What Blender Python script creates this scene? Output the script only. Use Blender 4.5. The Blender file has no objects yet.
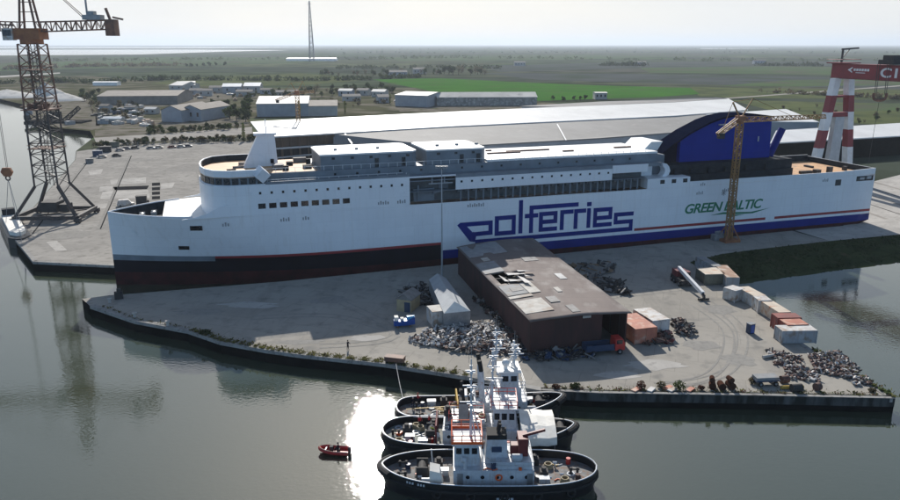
HAZE, SKY, SUNE, EXPO = 7e-5, 0.078, 5.0, 0.30
CLD0, CLD1, CLDB, BACK = 0.3, 0.35, 9.2, 1.0
import bpy, bmesh, math, random
from math import radians as R, sin, cos, pi
from mathutils import Vector, Matrix
from mathutils.geometry import tessellate_polygon
random.seed(7)
SC = bpy.context.scene
C = SC.collection
WL = -2.2                                   # water level; quay tops are at z = 0
# ------------------------------------------------------------------ camera
F, CH = 750.0, 50.0
PITCH = math.atan(206 / F)
def ray(x, y):
    u = (x - 450) / F; v = (y - 250) / F
    return u, cos(PITCH) - v * sin(PITCH), -(sin(PITCH) + v * cos(PITCH))
def at(x, y, z=0.0):                        # survey helper: the ground point seen at photo pixel x, y
    r = ray(x, y); t = (z - CH) / r[2]
    return Vector((r[0] * t, r[1] * t, z))
def aty(x, y, Y):                           # the point at forward distance Y seen at photo pixel x, y
    r = ray(x, y); t = Y / r[1]
    return Vector((r[0] * t, Y, CH + r[2] * t))
cd = bpy.data.cameras.new('camera'); cam = bpy.data.objects.new('camera', cd); C.objects.link(cam)
cam.location = (0, 0, CH); cam.rotation_euler = (pi / 2 - PITCH, 0, 0)
cd.sensor_width = 36; cd.lens = 30.0; cd.clip_start = 0.5; cd.clip_end = 200000
SC.camera = cam
# ------------------------------------------------------------------ materials
MATS = {}
def mat(name, c, c2=None, scale=0.3, rough=0.7, metal=0.0, bump=0.0, detail=5, c3=None, scale3=8.0, amt3=0.35, sharp=(0.35, 0.65), spec=None, stretch=(1, 1, 1), trans=0.0, seams=None, streak=None):
    m = bpy.data.materials.new(name); m.use_nodes = True; MATS[name] = m
    nt = m.node_tree; b = nt.nodes['Principled BSDF']
    b.inputs['Roughness'].default_value = rough; b.inputs['Metallic'].default_value = metal
    b.inputs['Specular IOR Level'].default_value = spec if spec is not None else (0.0 if rough >= .9 else 0.5)
    b.inputs['Base Color'].default_value = (*c, 1)
    if c2 is None: c2 = tuple(x * 0.82 for x in c)
    tc = nt.nodes.new('ShaderNodeTexCoord'); mp = nt.nodes.new('ShaderNodeMapping'); mp.inputs['Scale'].default_value = stretch
    nt.links.new(tc.outputs['Object'], mp.inputs['Vector'])
    no = nt.nodes.new('ShaderNodeTexNoise'); no.inputs['Scale'].default_value = scale; no.inputs['Detail'].default_value = detail
    no.inputs['Roughness'].default_value = 0.6
    nt.links.new(mp.outputs['Vector'], no.inputs['Vector'])
    cr = nt.nodes.new('ShaderNodeValToRGB'); e = cr.color_ramp.elements
    e[0].position, e[1].position = sharp; e[0].color = (*c2, 1); e[1].color = (*c, 1)
    nt.links.new(no.outputs['Fac'], cr.inputs['Fac'])
    out = cr.outputs['Color']
    if c3 is not None:
        n3 = nt.nodes.new('ShaderNodeTexNoise'); n3.inputs['Scale'].default_value = scale3; n3.inputs['Detail'].default_value = 6
        nt.links.new(mp.outputs['Vector'], n3.inputs['Vector'])
        r3 = nt.nodes.new('ShaderNodeValToRGB'); r3.color_ramp.elements[0].position = 1 - amt3 - 0.12; r3.color_ramp.elements[1].position = min(1, 1 - amt3 + 0.06)
        nt.links.new(n3.outputs['Fac'], r3.inputs['Fac'])
        mx = nt.nodes.new('ShaderNodeMixRGB'); mx.inputs['Color2'].default_value = (*c3, 1)
        nt.links.new(r3.outputs['Color'], mx.inputs['Fac']); nt.links.new(out, mx.inputs['Color1']); out = mx.outputs['Color']
    if streak:                               # dirt running down or along: (scale, stretch, amount, colour)
        ms = nt.nodes.new('ShaderNodeMapping'); ms.inputs['Scale'].default_value = streak[1]; nt.links.new(tc.outputs['Object'], ms.inputs['Vector'])
        ns = nt.nodes.new('ShaderNodeTexNoise'); ns.inputs['Scale'].default_value = streak[0]; ns.inputs['Detail'].default_value = 7; ns.inputs['Roughness'].default_value = .65; nt.links.new(ms.outputs['Vector'], ns.inputs['Vector'])
        rs = nt.nodes.new('ShaderNodeValToRGB'); rs.color_ramp.elements[0].position = .52; rs.color_ramp.elements[1].position = .74; rs.color_ramp.elements[1].color = (streak[2],) * 3 + (1,)
        nt.links.new(ns.outputs['Fac'], rs.inputs['Fac']); mq = nt.nodes.new('ShaderNodeMixRGB'); mq.inputs['Color2'].default_value = (*streak[3], 1)
        nt.links.new(rs.outputs['Color'], mq.inputs['Fac']); nt.links.new(out, mq.inputs['Color1']); out = mq.outputs['Color']
    if seams:                                # slab joints or plate seams: (width, height, line, amount, plane rotation)
        mb_ = nt.nodes.new('ShaderNodeMapping'); mb_.inputs['Rotation'].default_value = seams[4]; nt.links.new(tc.outputs['Object'], mb_.inputs['Vector'])
        br = nt.nodes.new('ShaderNodeTexBrick'); br.inputs['Scale'].default_value = 1; br.inputs['Brick Width'].default_value = seams[0]; br.inputs['Row Height'].default_value = seams[1]; br.inputs['Mortar Size'].default_value = seams[2]
        v0 = 1 - seams[3] * .35
        br.inputs['Color1'].default_value = (1, 1, 1, 1); br.inputs['Color2'].default_value = (v0, v0, v0, 1); br.inputs['Mortar'].default_value = (1 - seams[3],) * 3 + (1,)
        nt.links.new(mb_.outputs['Vector'], br.inputs['Vector']); mu = nt.nodes.new('ShaderNodeMixRGB'); mu.blend_type = 'MULTIPLY'; mu.inputs['Fac'].default_value = 1
        nt.links.new(out, mu.inputs['Color1']); nt.links.new(br.outputs['Color'], mu.inputs['Color2']); out = mu.outputs['Color']
    nt.links.new(out, b.inputs['Base Color'])
    if bump:
        bp = nt.nodes.new('ShaderNodeBump'); bp.inputs['Strength'].default_value = bump; bp.inputs['Distance'].default_value = 0.2
        nt.links.new(no.outputs['Fac'], bp.inputs['Height']); nt.links.new(bp.outputs['Normal'], b.inputs['Normal'])
    if trans:                                # thin leaves let some light through
        tl = nt.nodes.new('ShaderNodeBsdfTranslucent'); mxs = nt.nodes.new('ShaderNodeMixShader'); mxs.inputs['Fac'].default_value = trans
        nt.links.new(out, tl.inputs['Color']); nt.links.new(b.outputs['BSDF'], mxs.inputs[1]); nt.links.new(tl.outputs['BSDF'], mxs.inputs[2]); nt.links.new(mxs.outputs[0], nt.nodes['Material Output'].inputs['Surface'])
    return m
mat('ship_white', (.80, .82, .84), (.75, .77, .80), 0.12, 0.4, c3=(.66, .70, .74), scale3=0.5, amt3=0.25, seams=(9, 2.35, .035, .10, (R(90), 0, 0)), streak=(1.0, (1.1, 1.1, .09), .22, (.45, .40, .34)))
mat('white_roof', (.82, .82, .80), (.70, .70, .68), 0.2, 0.5)
mat('ship_grey', (.20, .235, .27), (.15, .175, .20), 0.3, 0.6, spec=.3)
mat('ship_dark', (.03, .037, .045), (.018, .022, .027), 0.6, 0.8, spec=.15)
mat('arch_black', (.008, .009, .012), (.006, .007, .009), .5, 1.0, spec=0)
mat('ship_blue', (.004, .019, .20), (.003, .016, .165), 0.2, 0.6, spec=.15)
mat('ship_navy', (.007, .008, .016), (.004, .005, .010), 0.3, 0.6, spec=.15)
mat('ship_boot', (.06, .012, .014), (.028, .008, .010), 0.4, 0.7, spec=.15)
mat('ship_red', (.30, .022, .028), (.24, .02, .025), 0.4, 0.45)
mat('green_letters', (.006, .19, .085), (.005, .16, .07), 0.5, 0.4)
mat('orange_deck', (.62, .36, .17), (.46, .26, .13), 0.35, 0.7, c3=(.28, .20, .15), scale3=0.8, amt3=0.34)
mat('glass_dark', (.012, .016, .022), (.01, .012, .016), 1, 0.08)
mat('hull_black', (.012, .013, .016), (.008, .009, .01), 0.8, 0.4, c3=(.05, .03, .02), scale3=1.5, amt3=0.25)
mat('rubber', (.014, .014, .014), None, 2, 0.85)
mat('tug_white', (.55, .59, .63), (.44, .475, .51), 1.2, 0.45, c3=(.30, .23, .18), scale3=2.2, amt3=0.27, streak=(1.6, (1.5, 1.5, .25), .6, (.26, .18, .13)))
mat('tug_deck', (.22, .22, .215), (.12, .125, .13), 0.7, 0.85, c3=(.19, .11, .07), scale3=1.8, amt3=0.38)
mat('tug_green_deck', (.20, .22, .20), (.12, .13, .13), 0.9, 0.8, c3=(.3, .27, .22), scale3=1.5, amt3=0.35)
mat('signal_red', (.50, .03, .025), (.38, .025, .02), 1, 0.45)
mat('signal_orange', (.80, .13, .02), (.65, .1, .02), 1, 0.5)
mat('wine_red', (.16, .02, .022), (.10, .015, .018), 1, 0.5)
mat('yellow_paint', (.55, .36, .05), (.45, .28, .05), 1, 0.55)
mat('tarp_white', (.80, .78, .72), (.68, .66, .6), 0.9, 0.8, bump=0.3)
mat('steel_grey', (.30, .31, .32), (.2, .21, .22), 0.8, 0.5, 0.3)
mat('galvanised', (.42, .44, .46), (.34, .36, .38), 0.5, 0.45, 0.2)
mat('crane_rust', (.22, .105, .065), (.11, .065, .05), 0.5, 0.7, c3=(.06, .05, .048), scale3=1.2, amt3=0.32)
mat('crane_dark', (.055, .05, .05), (.035, .032, .033), 0.5, 0.6, c3=(.12, .06, .04), scale3=1.0, amt3=0.3)
mat('crane_orange', (.32, .13, .05), (.22, .08, .04), 0.6, 0.65)
mat('crane_yellow', (.36, .19, .055), (.25, .13, .045), 0.8, 0.6, c3=(.16, .09, .05), scale3=2, amt3=0.35)
mat('gantry_red', (.22, .02, .03), (.16, .018, .025), 0.25, 0.55)
mat('gantry_white', (.68, .69, .70), (.55, .56, .57), 0.3, 0.55, c3=(.4, .3, .26), scale3=1, amt3=0.22)
mat('concrete', (.36, .343, .315), (.285, .272, .25), 0.10, 0.92, c3=(.23, .22, .20), scale3=0.45, amt3=0.36, bump=0.1, detail=8, seams=(8, 6, .09, .16, (0, 0, R(18))), streak=(.16, (.22, 1, 1), .6, (.21, .2, .185)))
mat('pier_concrete', (.362, .34, .302), (.30, .282, .25), 0.06, 0.92, c3=(.24, .23, .21), scale3=0.35, amt3=0.34, bump=0.1, detail=9, seams=(7, 5, .07, .16, (0, 0, R(18))), streak=(.22, (1, .18, 1), .6, (.20, .19, .175)))
mat('pale_concrete', (.46, .44, .41), (.36, .345, .32), 0.15, 0.9, c3=(.28, .27, .25), scale3=0.6, amt3=0.35)
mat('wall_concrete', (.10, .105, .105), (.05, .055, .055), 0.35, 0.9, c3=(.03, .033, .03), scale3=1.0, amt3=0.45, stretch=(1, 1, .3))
mat('cap_concrete', (.34, .33, .31), (.25, .245, .235), 0.4, 0.9, c3=(.16, .15, .14), scale3=1.5, amt3=0.35)
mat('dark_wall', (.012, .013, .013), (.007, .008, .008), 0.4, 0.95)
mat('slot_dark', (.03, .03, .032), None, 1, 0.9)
mat('rust_roof', (.20, .162, .145), (.135, .108, .098), 0.10, 0.88, c3=(.29, .262, .24), scale3=0.28, amt3=0.36, detail=10, stretch=(1, .5, 1), seams=(200, 2.4, .06, .22, (0, 0, R(-7))), streak=(.35, (.5, .2, 1), .75, (.09, .06, .05)))
mat('rust_wall', (.062, .024, .022), (.035, .016, .015), 0.5, 0.85, stretch=(1, 1, .3))
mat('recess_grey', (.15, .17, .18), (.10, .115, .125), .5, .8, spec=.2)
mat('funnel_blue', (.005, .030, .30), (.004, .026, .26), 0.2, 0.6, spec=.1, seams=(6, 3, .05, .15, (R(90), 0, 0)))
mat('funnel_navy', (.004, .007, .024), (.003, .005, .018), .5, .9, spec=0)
mat('stone_wall', (.34, .33, .31), (.2, .195, .185), .25, .9, c3=(.45, .44, .42), scale3=.5, amt3=.35)
mat('grey_sheet', (.26, .27, .275), (.19, .20, .205), 0.5, 0.8, c3=(.2, .16, .13), scale3=.6, amt3=.36)
mat('pale_sheet', (.48, .46, .42), (.36, .345, .315), 0.8, 0.8, c3=(.3, .24, .19), scale3=.5, amt3=.36)
mat('hall_roof', (.70, .70, .69), (.60, .60, .59), 0.05, 0.3, 0.0, c3=(.55, .55, .545), scale3=0.12, amt3=0.32, seams=(400, 6.2, .10, .14, (0, 0, R(72))), streak=(.12, (1, .25, 1), .45, (.46, .45, .43)))
mat('hall_grey', (.20, .20, .198), (.165, .165, .162), 0.06, 0.8, c3=(.235, .23, .22), scale3=0.2, amt3=0.3, seams=(400, 6.2, .10, .12, (0, 0, R(72))), streak=(.15, (.3, 1, 1), .45, (.14, .135, .13)))
mat('hall_wall', (.36, .38, .40), (.28, .30, .32), 0.1, 0.75)
mat('hall_brown', (.13, .085, .055), (.06, .045, .035), 0.12, 0.85, stretch=(1, 1, .2))
mat('tent_fabric', (.36, .385, .40), (.28, .30, .32), 0.4, 0.75, bump=0.1)
mat('beige_paint', (.42, .34, .20), (.3, .25, .16), 0.8, 0.7)
mat('blue_paint', (.02, .10, .42), (.015, .07, .3), 0.8, 0.45)
mat('sky_blue', (.05, .36, .66), (.04, .3, .55), 0.8, 0.5)
mat('dark_blue', (.02, .045, .10), None, 1, 0.5)
mat('container_white', (.56, .56, .54), (.44, .43, .42), 0.5, 0.65, c3=(.33, .25, .19), scale3=0.8, amt3=0.4, streak=(1, (1.5, 1.5, .2), .6, (.28, .2, .14)))
mat('container_cream', (.58, .50, .40), (.45, .38, .3), 0.5, 0.7, c3=(.42, .2, .1), scale3=0.6, amt3=0.36)
mat('container_red', (.25, .06, .045), (.16, .045, .04), 0.6, 0.7, c3=(.10, .05, .04), scale3=0.9, amt3=0.3)
mat('container_orange', (.46, .17, .10), (.34, .12, .08), 0.5, 0.7, c3=(.5, .36, .28), scale3=0.7, amt3=0.36)
mat('container_grey', (.33, .35, .37), (.25, .27, .29), 0.6, 0.65, c3=(.2, .16, .13), scale3=0.8, amt3=0.36, streak=(1, (1.5, 1.5, .2), .6, (.2, .15, .12)))
mat('container_olive', (.16, .16, .12), (.10, .105, .085), 0.6, 0.7)
mat('rusty_top', (.40, .27, .18), (.26, .15, .10), 0.5, 0.8, c3=(.45, .42, .38), scale3=0.5, amt3=0.4)
mat('scrap_rust', (.13, .065, .05), (.07, .04, .035), 1.0, 0.8)
mat('scrap_dark', (.045, .042, .042), (.03, .028, .028), 1.0, 0.8)
mat('scrap_pale', (.62, .60, .57), (.38, .36, .35), 0.8, 0.75)
mat('scrap_grey', (.22, .215, .21), (.14, .135, .13), 0.8, 0.75)
mat('skin', (.45, .27, .19), None, 3, 0.6)
mat('cloth_dark', (.02, .022, .03), None, 3, 0.9)
mat('cloth_red', (.5, .03, .03), None, 3, 0.85)
mat('cloth_hivis', (.55, .6, .06), None, 3, 0.85)
mat('bark', (.09, .07, .05), (.05, .04, .03), 2, 0.95)
mat('leaf_dark', (0.0576, 0.0768, 0.0320), (0.0320, 0.0448, 0.0208), 0.6, 0.9, trans=.4)
mat('leaf_mid', (0.0938, 0.1250, 0.0438), (0.0438, 0.0625, 0.0250), 0.5, 0.9, trans=.4)
mat('leaf_dry', (0.1610, 0.1380, 0.0862), (0.0920, 0.0805, 0.0517), 0.5, 0.9, trans=.4)
mat('leaf_poplar', (.16, .19, .045), (.09, .11, .03), 0.5, 0.9, trans=.4)
mat('leaf_brown', (0.1300, 0.0650, 0.0455), (0.0780, 0.0416, 0.0325), 0.8, 0.9, trans=.4)
mat('weeds', (.19, .18, .06), (.10, .105, .04), 1.0, 0.95, trans=.45)
mat('worn_concrete', (.30, .288, .265), (.265, .255, .235), .3, .92, c3=(.235, .226, .21), scale3=1.2, amt3=.4)
mat('bank_green', (.055, .070, .032), (.034, .046, .022), 0.12, 0.95, c3=(.085, .08, .048), scale3=0.3, amt3=0.3, detail=9, bump=0.2)
mat('spoil', (.68, .65, .60), (.52, .5, .46), 0.05, 0.95, c3=(.4, .38, .35), scale3=0.12, amt3=0.3)
mat('road', (.34, .32, .29), (.27, .255, .235), 0.1, 0.9)
mat('dirt', (0.188, 0.172, 0.144), (0.136, 0.124, 0.104), 0.05, 0.95, c3=(0.080, 0.080, 0.048), scale3=0.12, amt3=0.4, detail=8)
mat('field_bright', (.055, .15, .026), (.045, .12, .026), 0.02, 0.95, c3=(.066, .112, .036), scale3=0.03, amt3=0.36, detail=9, streak=(.08, (.06, 1, 1), .6, (.045, .095, .03)))
mat('field_green', (.078, .118, .052), (.064, .094, .05), 0.008, 0.95, c3=(.088, .09, .065), scale3=0.012, amt3=0.42, detail=9, streak=(.04, (.08, 1, 1), .6, (.055, .08, .045)))
mat('field_olive', (.105, .122, .055), (.08, .094, .046), 0.012, 0.95, c3=(.06, .076, .04), scale3=0.035, amt3=0.42, detail=9, streak=(.06, (.08, 1, 1), .6, (.12, .11, .07)))
mat('field_brown', (.080, .088, .086), (.062, .070, .070), 0.01, 0.95, c3=(.05, .066, .046), scale3=0.012, amt3=0.4, detail=9, streak=(.04, (.08, 1, 1), .6, (.10, .10, .085)))
mat('scrub', (.088, .088, .052), (.055, .058, .036), 0.02, 0.95, c3=(.17, .155, .125), scale3=0.03, amt3=0.40, detail=9)
mat('house_wall', (.42, .41, .39), (.34, .33, .31), 0.2, 0.8)
mat('house_blue', (.33, .35, .38), (.26, .28, .31), 0.2, 0.7)
mat('house_roof', (.22, .20, .18), (.16, .145, .13), 0.2, 0.85)
mat('brown_roof', (.17, .15, .125), (.12, .105, .09), 0.2, 0.85)
mat('pale_roof', (.62, .60, .56), (.5, .48, .45), 0.1, 0.7)
mat('mast_metal', (.20, .20, .21), None, 0.1, 0.6)
mat('timber', (.26, .17, .1), (.18, .12, .07), 1, 0.85)
mat('jetty', (.05, .048, .045), (.03, .03, .03), 0.3, 0.9)
mat('foam', (.75, .77, .77), (.5, .55, .56), 1.5, 0.8)

def land_material():                         # patchwork of fields running to the horizon
    m = bpy.data.materials.new('land'); m.use_nodes = True; MATS['land'] = m
    nt = m.node_tree; b = nt.nodes['Principled BSDF']; b.inputs['Roughness'].default_value = 1.0; b.inputs['Specular IOR Level'].default_value = 0.0
    tc = nt.nodes.new('ShaderNodeTexCoord'); mp = nt.nodes.new('ShaderNodeMapping'); mp.inputs['Scale'].default_value = (1, 1.6, 1); mp.inputs['Rotation'].default_value = (0, 0, R(11))
    nt.links.new(tc.outputs['Object'], mp.inputs['Vector'])
    vo = nt.nodes.new('ShaderNodeTexVoronoi'); vo.inputs['Scale'].default_value = 0.0022; vo.distance = 'CHEBYCHEV'
    nt.links.new(mp.outputs['Vector'], vo.inputs['Vector'])
    se = nt.nodes.new('ShaderNodeSeparateColor'); nt.links.new(vo.outputs['Color'], se.inputs['Color'])
    cr = nt.nodes.new('ShaderNodeValToRGB'); cr.color_ramp.interpolation = 'CONSTANT'
    cols = [(0, (.072, .092, .056)), (.16, (.084, .094, .062)), (.32, (.06, .072, .056)), (.5, (.07, .11, .046)), (.62, (.092, .092, .078)), (.76, (.062, .08, .052)), (.9, (.1, .115, .066))]
    e = cr.color_ramp.elements
    e[0].position = 0; e[0].color = (*cols[0][1], 1); e[1].position = cols[1][0]; e[1].color = (*cols[1][1], 1)
    for p, c in cols[2:]:
        x = e.new(p); x.color = (*c, 1)
    nt.links.new(se.outputs['Red'], cr.inputs['Fac'])
    no = nt.nodes.new('ShaderNodeTexNoise'); no.inputs['Scale'].default_value = 0.012; no.inputs['Detail'].default_value = 9
    nt.links.new(mp.outputs['Vector'], no.inputs['Vector'])
    r2 = nt.nodes.new('ShaderNodeValToRGB'); r2.color_ramp.elements[0].position = .45; r2.color_ramp.elements[1].position = .62
    nt.links.new(no.outputs['Fac'], r2.inputs['Fac'])
    mx = nt.nodes.new('ShaderNodeMixRGB'); mx.inputs['Color2'].default_value = (.036, .044, .03, 1)
    nt.links.new(r2.outputs['Color'], mx.inputs['Fac']); nt.links.new(cr.outputs['Color'], mx.inputs['Color1'])
    nt.links.new(mx.outputs['Color'], b.inputs['Base Color'])
land_material()
def water_material(name, base, rough, waves, wake=None):
    m = bpy.data.materials.new(name); m.use_nodes = True; MATS[name] = m
    nt = m.node_tree; b = nt.nodes['Principled BSDF']
    b.inputs['Base Color'].default_value = (*base, 1); b.inputs['Roughness'].default_value = rough; b.inputs['IOR'].default_value = 1.95
    tc = nt.nodes.new('ShaderNodeTexCoord'); nrm = None; amp = None
    if wake:                                 # choppier water round the boats, calm patches elsewhere
        vd = nt.nodes.new('ShaderNodeVectorMath'); vd.operation = 'DISTANCE'; vd.inputs[1].default_value = wake[0]; nt.links.new(tc.outputs['Object'], vd.inputs[0])
        mr = nt.nodes.new('ShaderNodeMapRange'); mr.interpolation_type = 'SMOOTHSTEP'; mr.inputs['From Min'].default_value = wake[1]; mr.inputs['From Max'].default_value = wake[2]; mr.inputs['To Min'].default_value = 1.0; mr.inputs['To Max'].default_value = 0.0
        nt.links.new(vd.outputs['Value'], mr.inputs['Value'])
        pn = nt.nodes.new('ShaderNodeTexNoise'); pn.inputs['Scale'].default_value = .035; pn.inputs['Detail'].default_value = 4; nt.links.new(tc.outputs['Object'], pn.inputs['Vector'])
        pr = nt.nodes.new('ShaderNodeMapRange'); pr.inputs['From Min'].default_value = .35; pr.inputs['From Max'].default_value = .7; pr.inputs['To Min'].default_value = .3; pr.inputs['To Max'].default_value = .9; nt.links.new(pn.outputs['Fac'], pr.inputs['Value'])
        ma = nt.nodes.new('ShaderNodeMath'); ma.operation = 'MULTIPLY_ADD'; ma.inputs[1].default_value = 0.95; nt.links.new(mr.outputs[0], ma.inputs[0]); nt.links.new(pr.outputs[0], ma.inputs[2]); amp = ma.outputs[0]
    for sc, st, dist, stretch in waves:
        mp = nt.nodes.new('ShaderNodeMapping'); mp.inputs['Scale'].default_value = stretch
        nt.links.new(tc.outputs['Object'], mp.inputs['Vector'])
        no = nt.nodes.new('ShaderNodeTexNoise'); no.inputs['Scale'].default_value = sc; no.inputs['Detail'].default_value = 3
        nt.links.new(mp.outputs['Vector'], no.inputs['Vector']); hgt = no.outputs['Fac']
        if amp: q = nt.nodes.new('ShaderNodeMath'); q.operation = 'MULTIPLY'; nt.links.new(hgt, q.inputs[0]); nt.links.new(amp, q.inputs[1]); hgt = q.outputs[0]
        bp = nt.nodes.new('ShaderNodeBump'); bp.inputs['Strength'].default_value = st; bp.inputs['Distance'].default_value = dist
        nt.links.new(hgt, bp.inputs['Height'])
        if nrm: nt.links.new(nrm, bp.inputs['Normal'])
        nrm = bp.outputs['Normal']
    if nrm: nt.links.new(nrm, b.inputs['Normal'])
water_material('water', (.044, .056, .036), 0.03, [(1.5, 0.5, 0.036, (1, 1.5, 1)), (0.22, 0.4, 0.03, (1, 1.6, 1))], ((-9, 93, WL), 3, 20))
water_material('far_water', (.16, .18, .19), 0.12, [])
# ------------------------------------------------------------------ mesh builder
class MB:
    def __init__(s): s.v = []; s.f = []; s.m = []
    def add(s, vs, fs, mi=0):
        n = len(s.v); s.v += [tuple(v) for v in vs]; s.f += [tuple(i + n for i in f) for f in fs]; s.m += [mi] * len(fs); return s
    def box(s, x0, x1, y0, y1, z0, z1, mi=0, T=None):
        vs = [Vector((x, y, z)) for z in (z0, z1) for y in (y0, y1) for x in (x0, x1)]
        if T is not None: vs = [T @ v for v in vs]
        return s.add(vs, [(0, 2, 3, 1), (4, 5, 7, 6), (0, 1, 5, 4), (2, 6, 7, 3), (0, 4, 6, 2), (1, 3, 7, 5)], mi)
    def cbox(s, c, size, rz=0, mi=0):
        T = Matrix.Translation(c) @ Matrix.Rotation(rz, 4, 'Z'); a, b, d = (q / 2 for q in size)
        return s.box(-a, a, -b, b, -d, d, mi, T)
    def prism(s, poly, z0, z1, mi=0, top=None):
        n = len(poly); z0f = z0 if callable(z0) else (lambda p: z0); z1f = z1 if callable(z1) else (lambda p: z1)
        vs = [(p[0], p[1], z0f(p)) for p in poly] + [(p[0], p[1], z1f(p)) for p in poly]
        tri = tessellate_polygon([[Vector((p[0], p[1], 0)) for p in poly]])
        s.add(vs, [(i, (i + 1) % n, (i + 1) % n + n, i + n) for i in range(n)], mi)
        k = len(s.v) - 2 * n
        for t in tri:
            s.f.append(tuple(k + n + i for i in t)); s.m.append(mi if top is None else top)
            s.f.append(tuple(k + i for i in reversed(t))); s.m.append(mi)
        return s
    def sheet(s, poly, mi=0):
        poly = [Vector(p) for p in poly]; k = len(s.v); s.v += [tuple(p) for p in poly]
        for t in tessellate_polygon([[Vector((p.x, p.y, 0)) for p in poly]]): s.f.append(tuple(k + i for i in t)); s.m.append(mi)
        return s
    def beam(s, p, q, w, h=None, mi=0):
        p, q = Vector(p), Vector(q); d = q - p
        if d.length < 1e-6: return s
        h = h or w; d.normalize(); up = Vector((0, 0, 1)) if abs(d.z) < 0.95 else Vector((1, 0, 0))
        a = d.cross(up).normalized() * (w / 2); b = d.cross(a).normalized() * (h / 2)
        vs = [p + a + b, p - a + b, p - a - b, p + a - b, q + a + b, q - a + b, q - a - b, q + a - b]
        return s.add(vs, [(3, 2, 1, 0), (4, 5, 6, 7), (0, 1, 5, 4), (1, 2, 6, 5), (2, 3, 7, 6), (3, 0, 4, 7)], mi)
    def tube(s, p, q, r, r2=None, n=10, mi=0):
        p, q = Vector(p), Vector(q); d = q - p; r2 = r if r2 is None else r2
        if d.length < 1e-6: return s
        d.normalize(); up = Vector((0, 0, 1)) if abs(d.z) < 0.95 else Vector((1, 0, 0))
        a = d.cross(up).normalized(); b = d.cross(a)
        vs = [p + (a * cos(2 * pi * i / n) + b * sin(2 * pi * i / n)) * r for i in range(n)] + [q + (a * cos(2 * pi * i / n) + b * sin(2 * pi * i / n)) * r2 for i in range(n)]
        return s.add(vs, [(i, (i + 1) % n, (i + 1) % n + n, i + n) for i in range(n)] + [tuple(range(n - 1, -1, -1)), tuple(range(n, 2 * n))], mi)
    def path(s, pts, r, n=6, closed=False, mi=0):
        pts = [Vector(p) for p in pts]; m = len(pts)
        for i in range(m if closed else m - 1): s.tube(pts[i], pts[(i + 1) % m], r, n=n, mi=mi)
        return s
    def torus(s, c, r, rr, axis='y', n=14, k=8, mi=0):
        vs = []
        for i in range(n):
            a = 2 * pi * i / n
            for j in range(k):
                b = 2 * pi * j / k; q = r + rr * cos(b); x, y, z = q * cos(a), rr * sin(b), q * sin(a)
                vs.append({'y': (c[0] + x, c[1] + y, c[2] + z), 'x': (c[0] + y, c[1] + x, c[2] + z), 'z': (c[0] + x, c[1] + z, c[2] + y)}[axis])
        return s.add(vs, [(i * k + j, ((i + 1) % n) * k + j, ((i + 1) % n) * k + (j + 1) % k, i * k + (j + 1) % k) for i in range(n) for j in range(k)], mi)
    def loft(s, secs, mi=0, caps=True):
        n = len(secs[0]); vs = [p for sec in secs for p in sec]
        fs = [(i * n + j, i * n + (j + 1) % n, (i + 1) * n + (j + 1) % n, (i + 1) * n + j) for i in range(len(secs) - 1) for j in range(n)]
        if caps: fs += [tuple(range(n - 1, -1, -1)), tuple((len(secs) - 1) * n + j for j in range(n))]
        return s.add(vs, fs, mi)
    def strip(s, secs, mi=0):                # open surface through point rows
        n = len(secs[0]); vs = [p for sec in secs for p in sec]
        return s.add(vs, [(i * n + j, i * n + j + 1, (i + 1) * n + j + 1, (i + 1) * n + j) for i in range(len(secs) - 1) for j in range(n - 1)], mi)
    def lattice(s, p, q, w0, w1, n, r, rd=None, up=None, mi=0, tri=False):
        p, q = Vector(p), Vector(q); d = (q - p).normalized(); rd = rd or r * 0.6
        u = Vector(up) if up else (Vector((0, 0, 1)) if abs(d.z) < 0.9 else Vector((1, 0, 0)))
        a = d.cross(u).normalized(); b = a.cross(d).normalized()
        cs = [(-1, -1), (1, -1), (0, 1)] if tri else [(-1, -1), (1, -1), (1, 1), (-1, 1)]
        def pt(t, c): w = (w0 + (w1 - w0) * t) / 2; return p + (q - p) * t + a * (c[0] * w) + b * (c[1] * w)
        m = len(cs)
        for c in cs: s.beam(pt(0, c), pt(1, c), r, mi=mi)
        for i in range(n):
            t0, t1 = i / n, (i + 1) / n
            for j in range(m):
                c0, c1 = cs[j], cs[(j + 1) % m]
                s.beam(pt(t0, c0) if i % 2 else pt(t0, c1), pt(t1, c1) if i % 2 else pt(t1, c0), rd, mi=mi)
                s.beam(pt(t1, c0), pt(t1, c1), rd, mi=mi)
        return s
    def build(s, name, mats, parent=None, loc=None, rz=0, smooth=False):
        me = bpy.data.meshes.new(name); me.from_pydata(s.v, [], s.f)
        for m in ([mats] if isinstance(mats, str) else mats): me.materials.append(MATS[m])
        me.polygons.foreach_set('material_index', s.m)
        bm = bmesh.new(); bm.from_mesh(me); bmesh.ops.recalc_face_normals(bm, faces=bm.faces); bm.to_mesh(me); bm.free()
        if smooth:
            me.polygons.foreach_set('use_smooth', [True] * len(me.polygons)); me.set_sharp_from_angle(angle=R(40))
        me.update()
        o = bpy.data.objects.new(name, me); C.objects.link(o)
        if parent is not None: o.parent = parent
        if loc is not None: o.location = loc
        if rz: o.rotation_euler = (0, 0, rz)
        return o
def tag(o, label=None, cat=None, group=None, kind=None):
    if label: o['label'] = label
    if cat: o['category'] = cat
    if group: o['group'] = group
    if kind: o['kind'] = kind
    return o
def thing(name, label, cat, loc=(0, 0, 0), rz=0, group=None):
    o = bpy.data.objects.new(name, None); C.objects.link(o); o.location = loc; o.rotation_euler = (0, 0, rz)
    o.empty_display_size = 0.5
    return tag(o, label, cat, group)
def solo(name, mb, m, label, cat, loc=None, rz=0, group=None, smooth=False):
    return tag(mb.build(name, m, None, loc, rz, smooth), label, cat, group)
def struct(name, mb, m, label=None, kind='structure', smooth=False):
    return tag(mb.build(name, m, smooth=smooth), label, None, None, kind)
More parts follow.
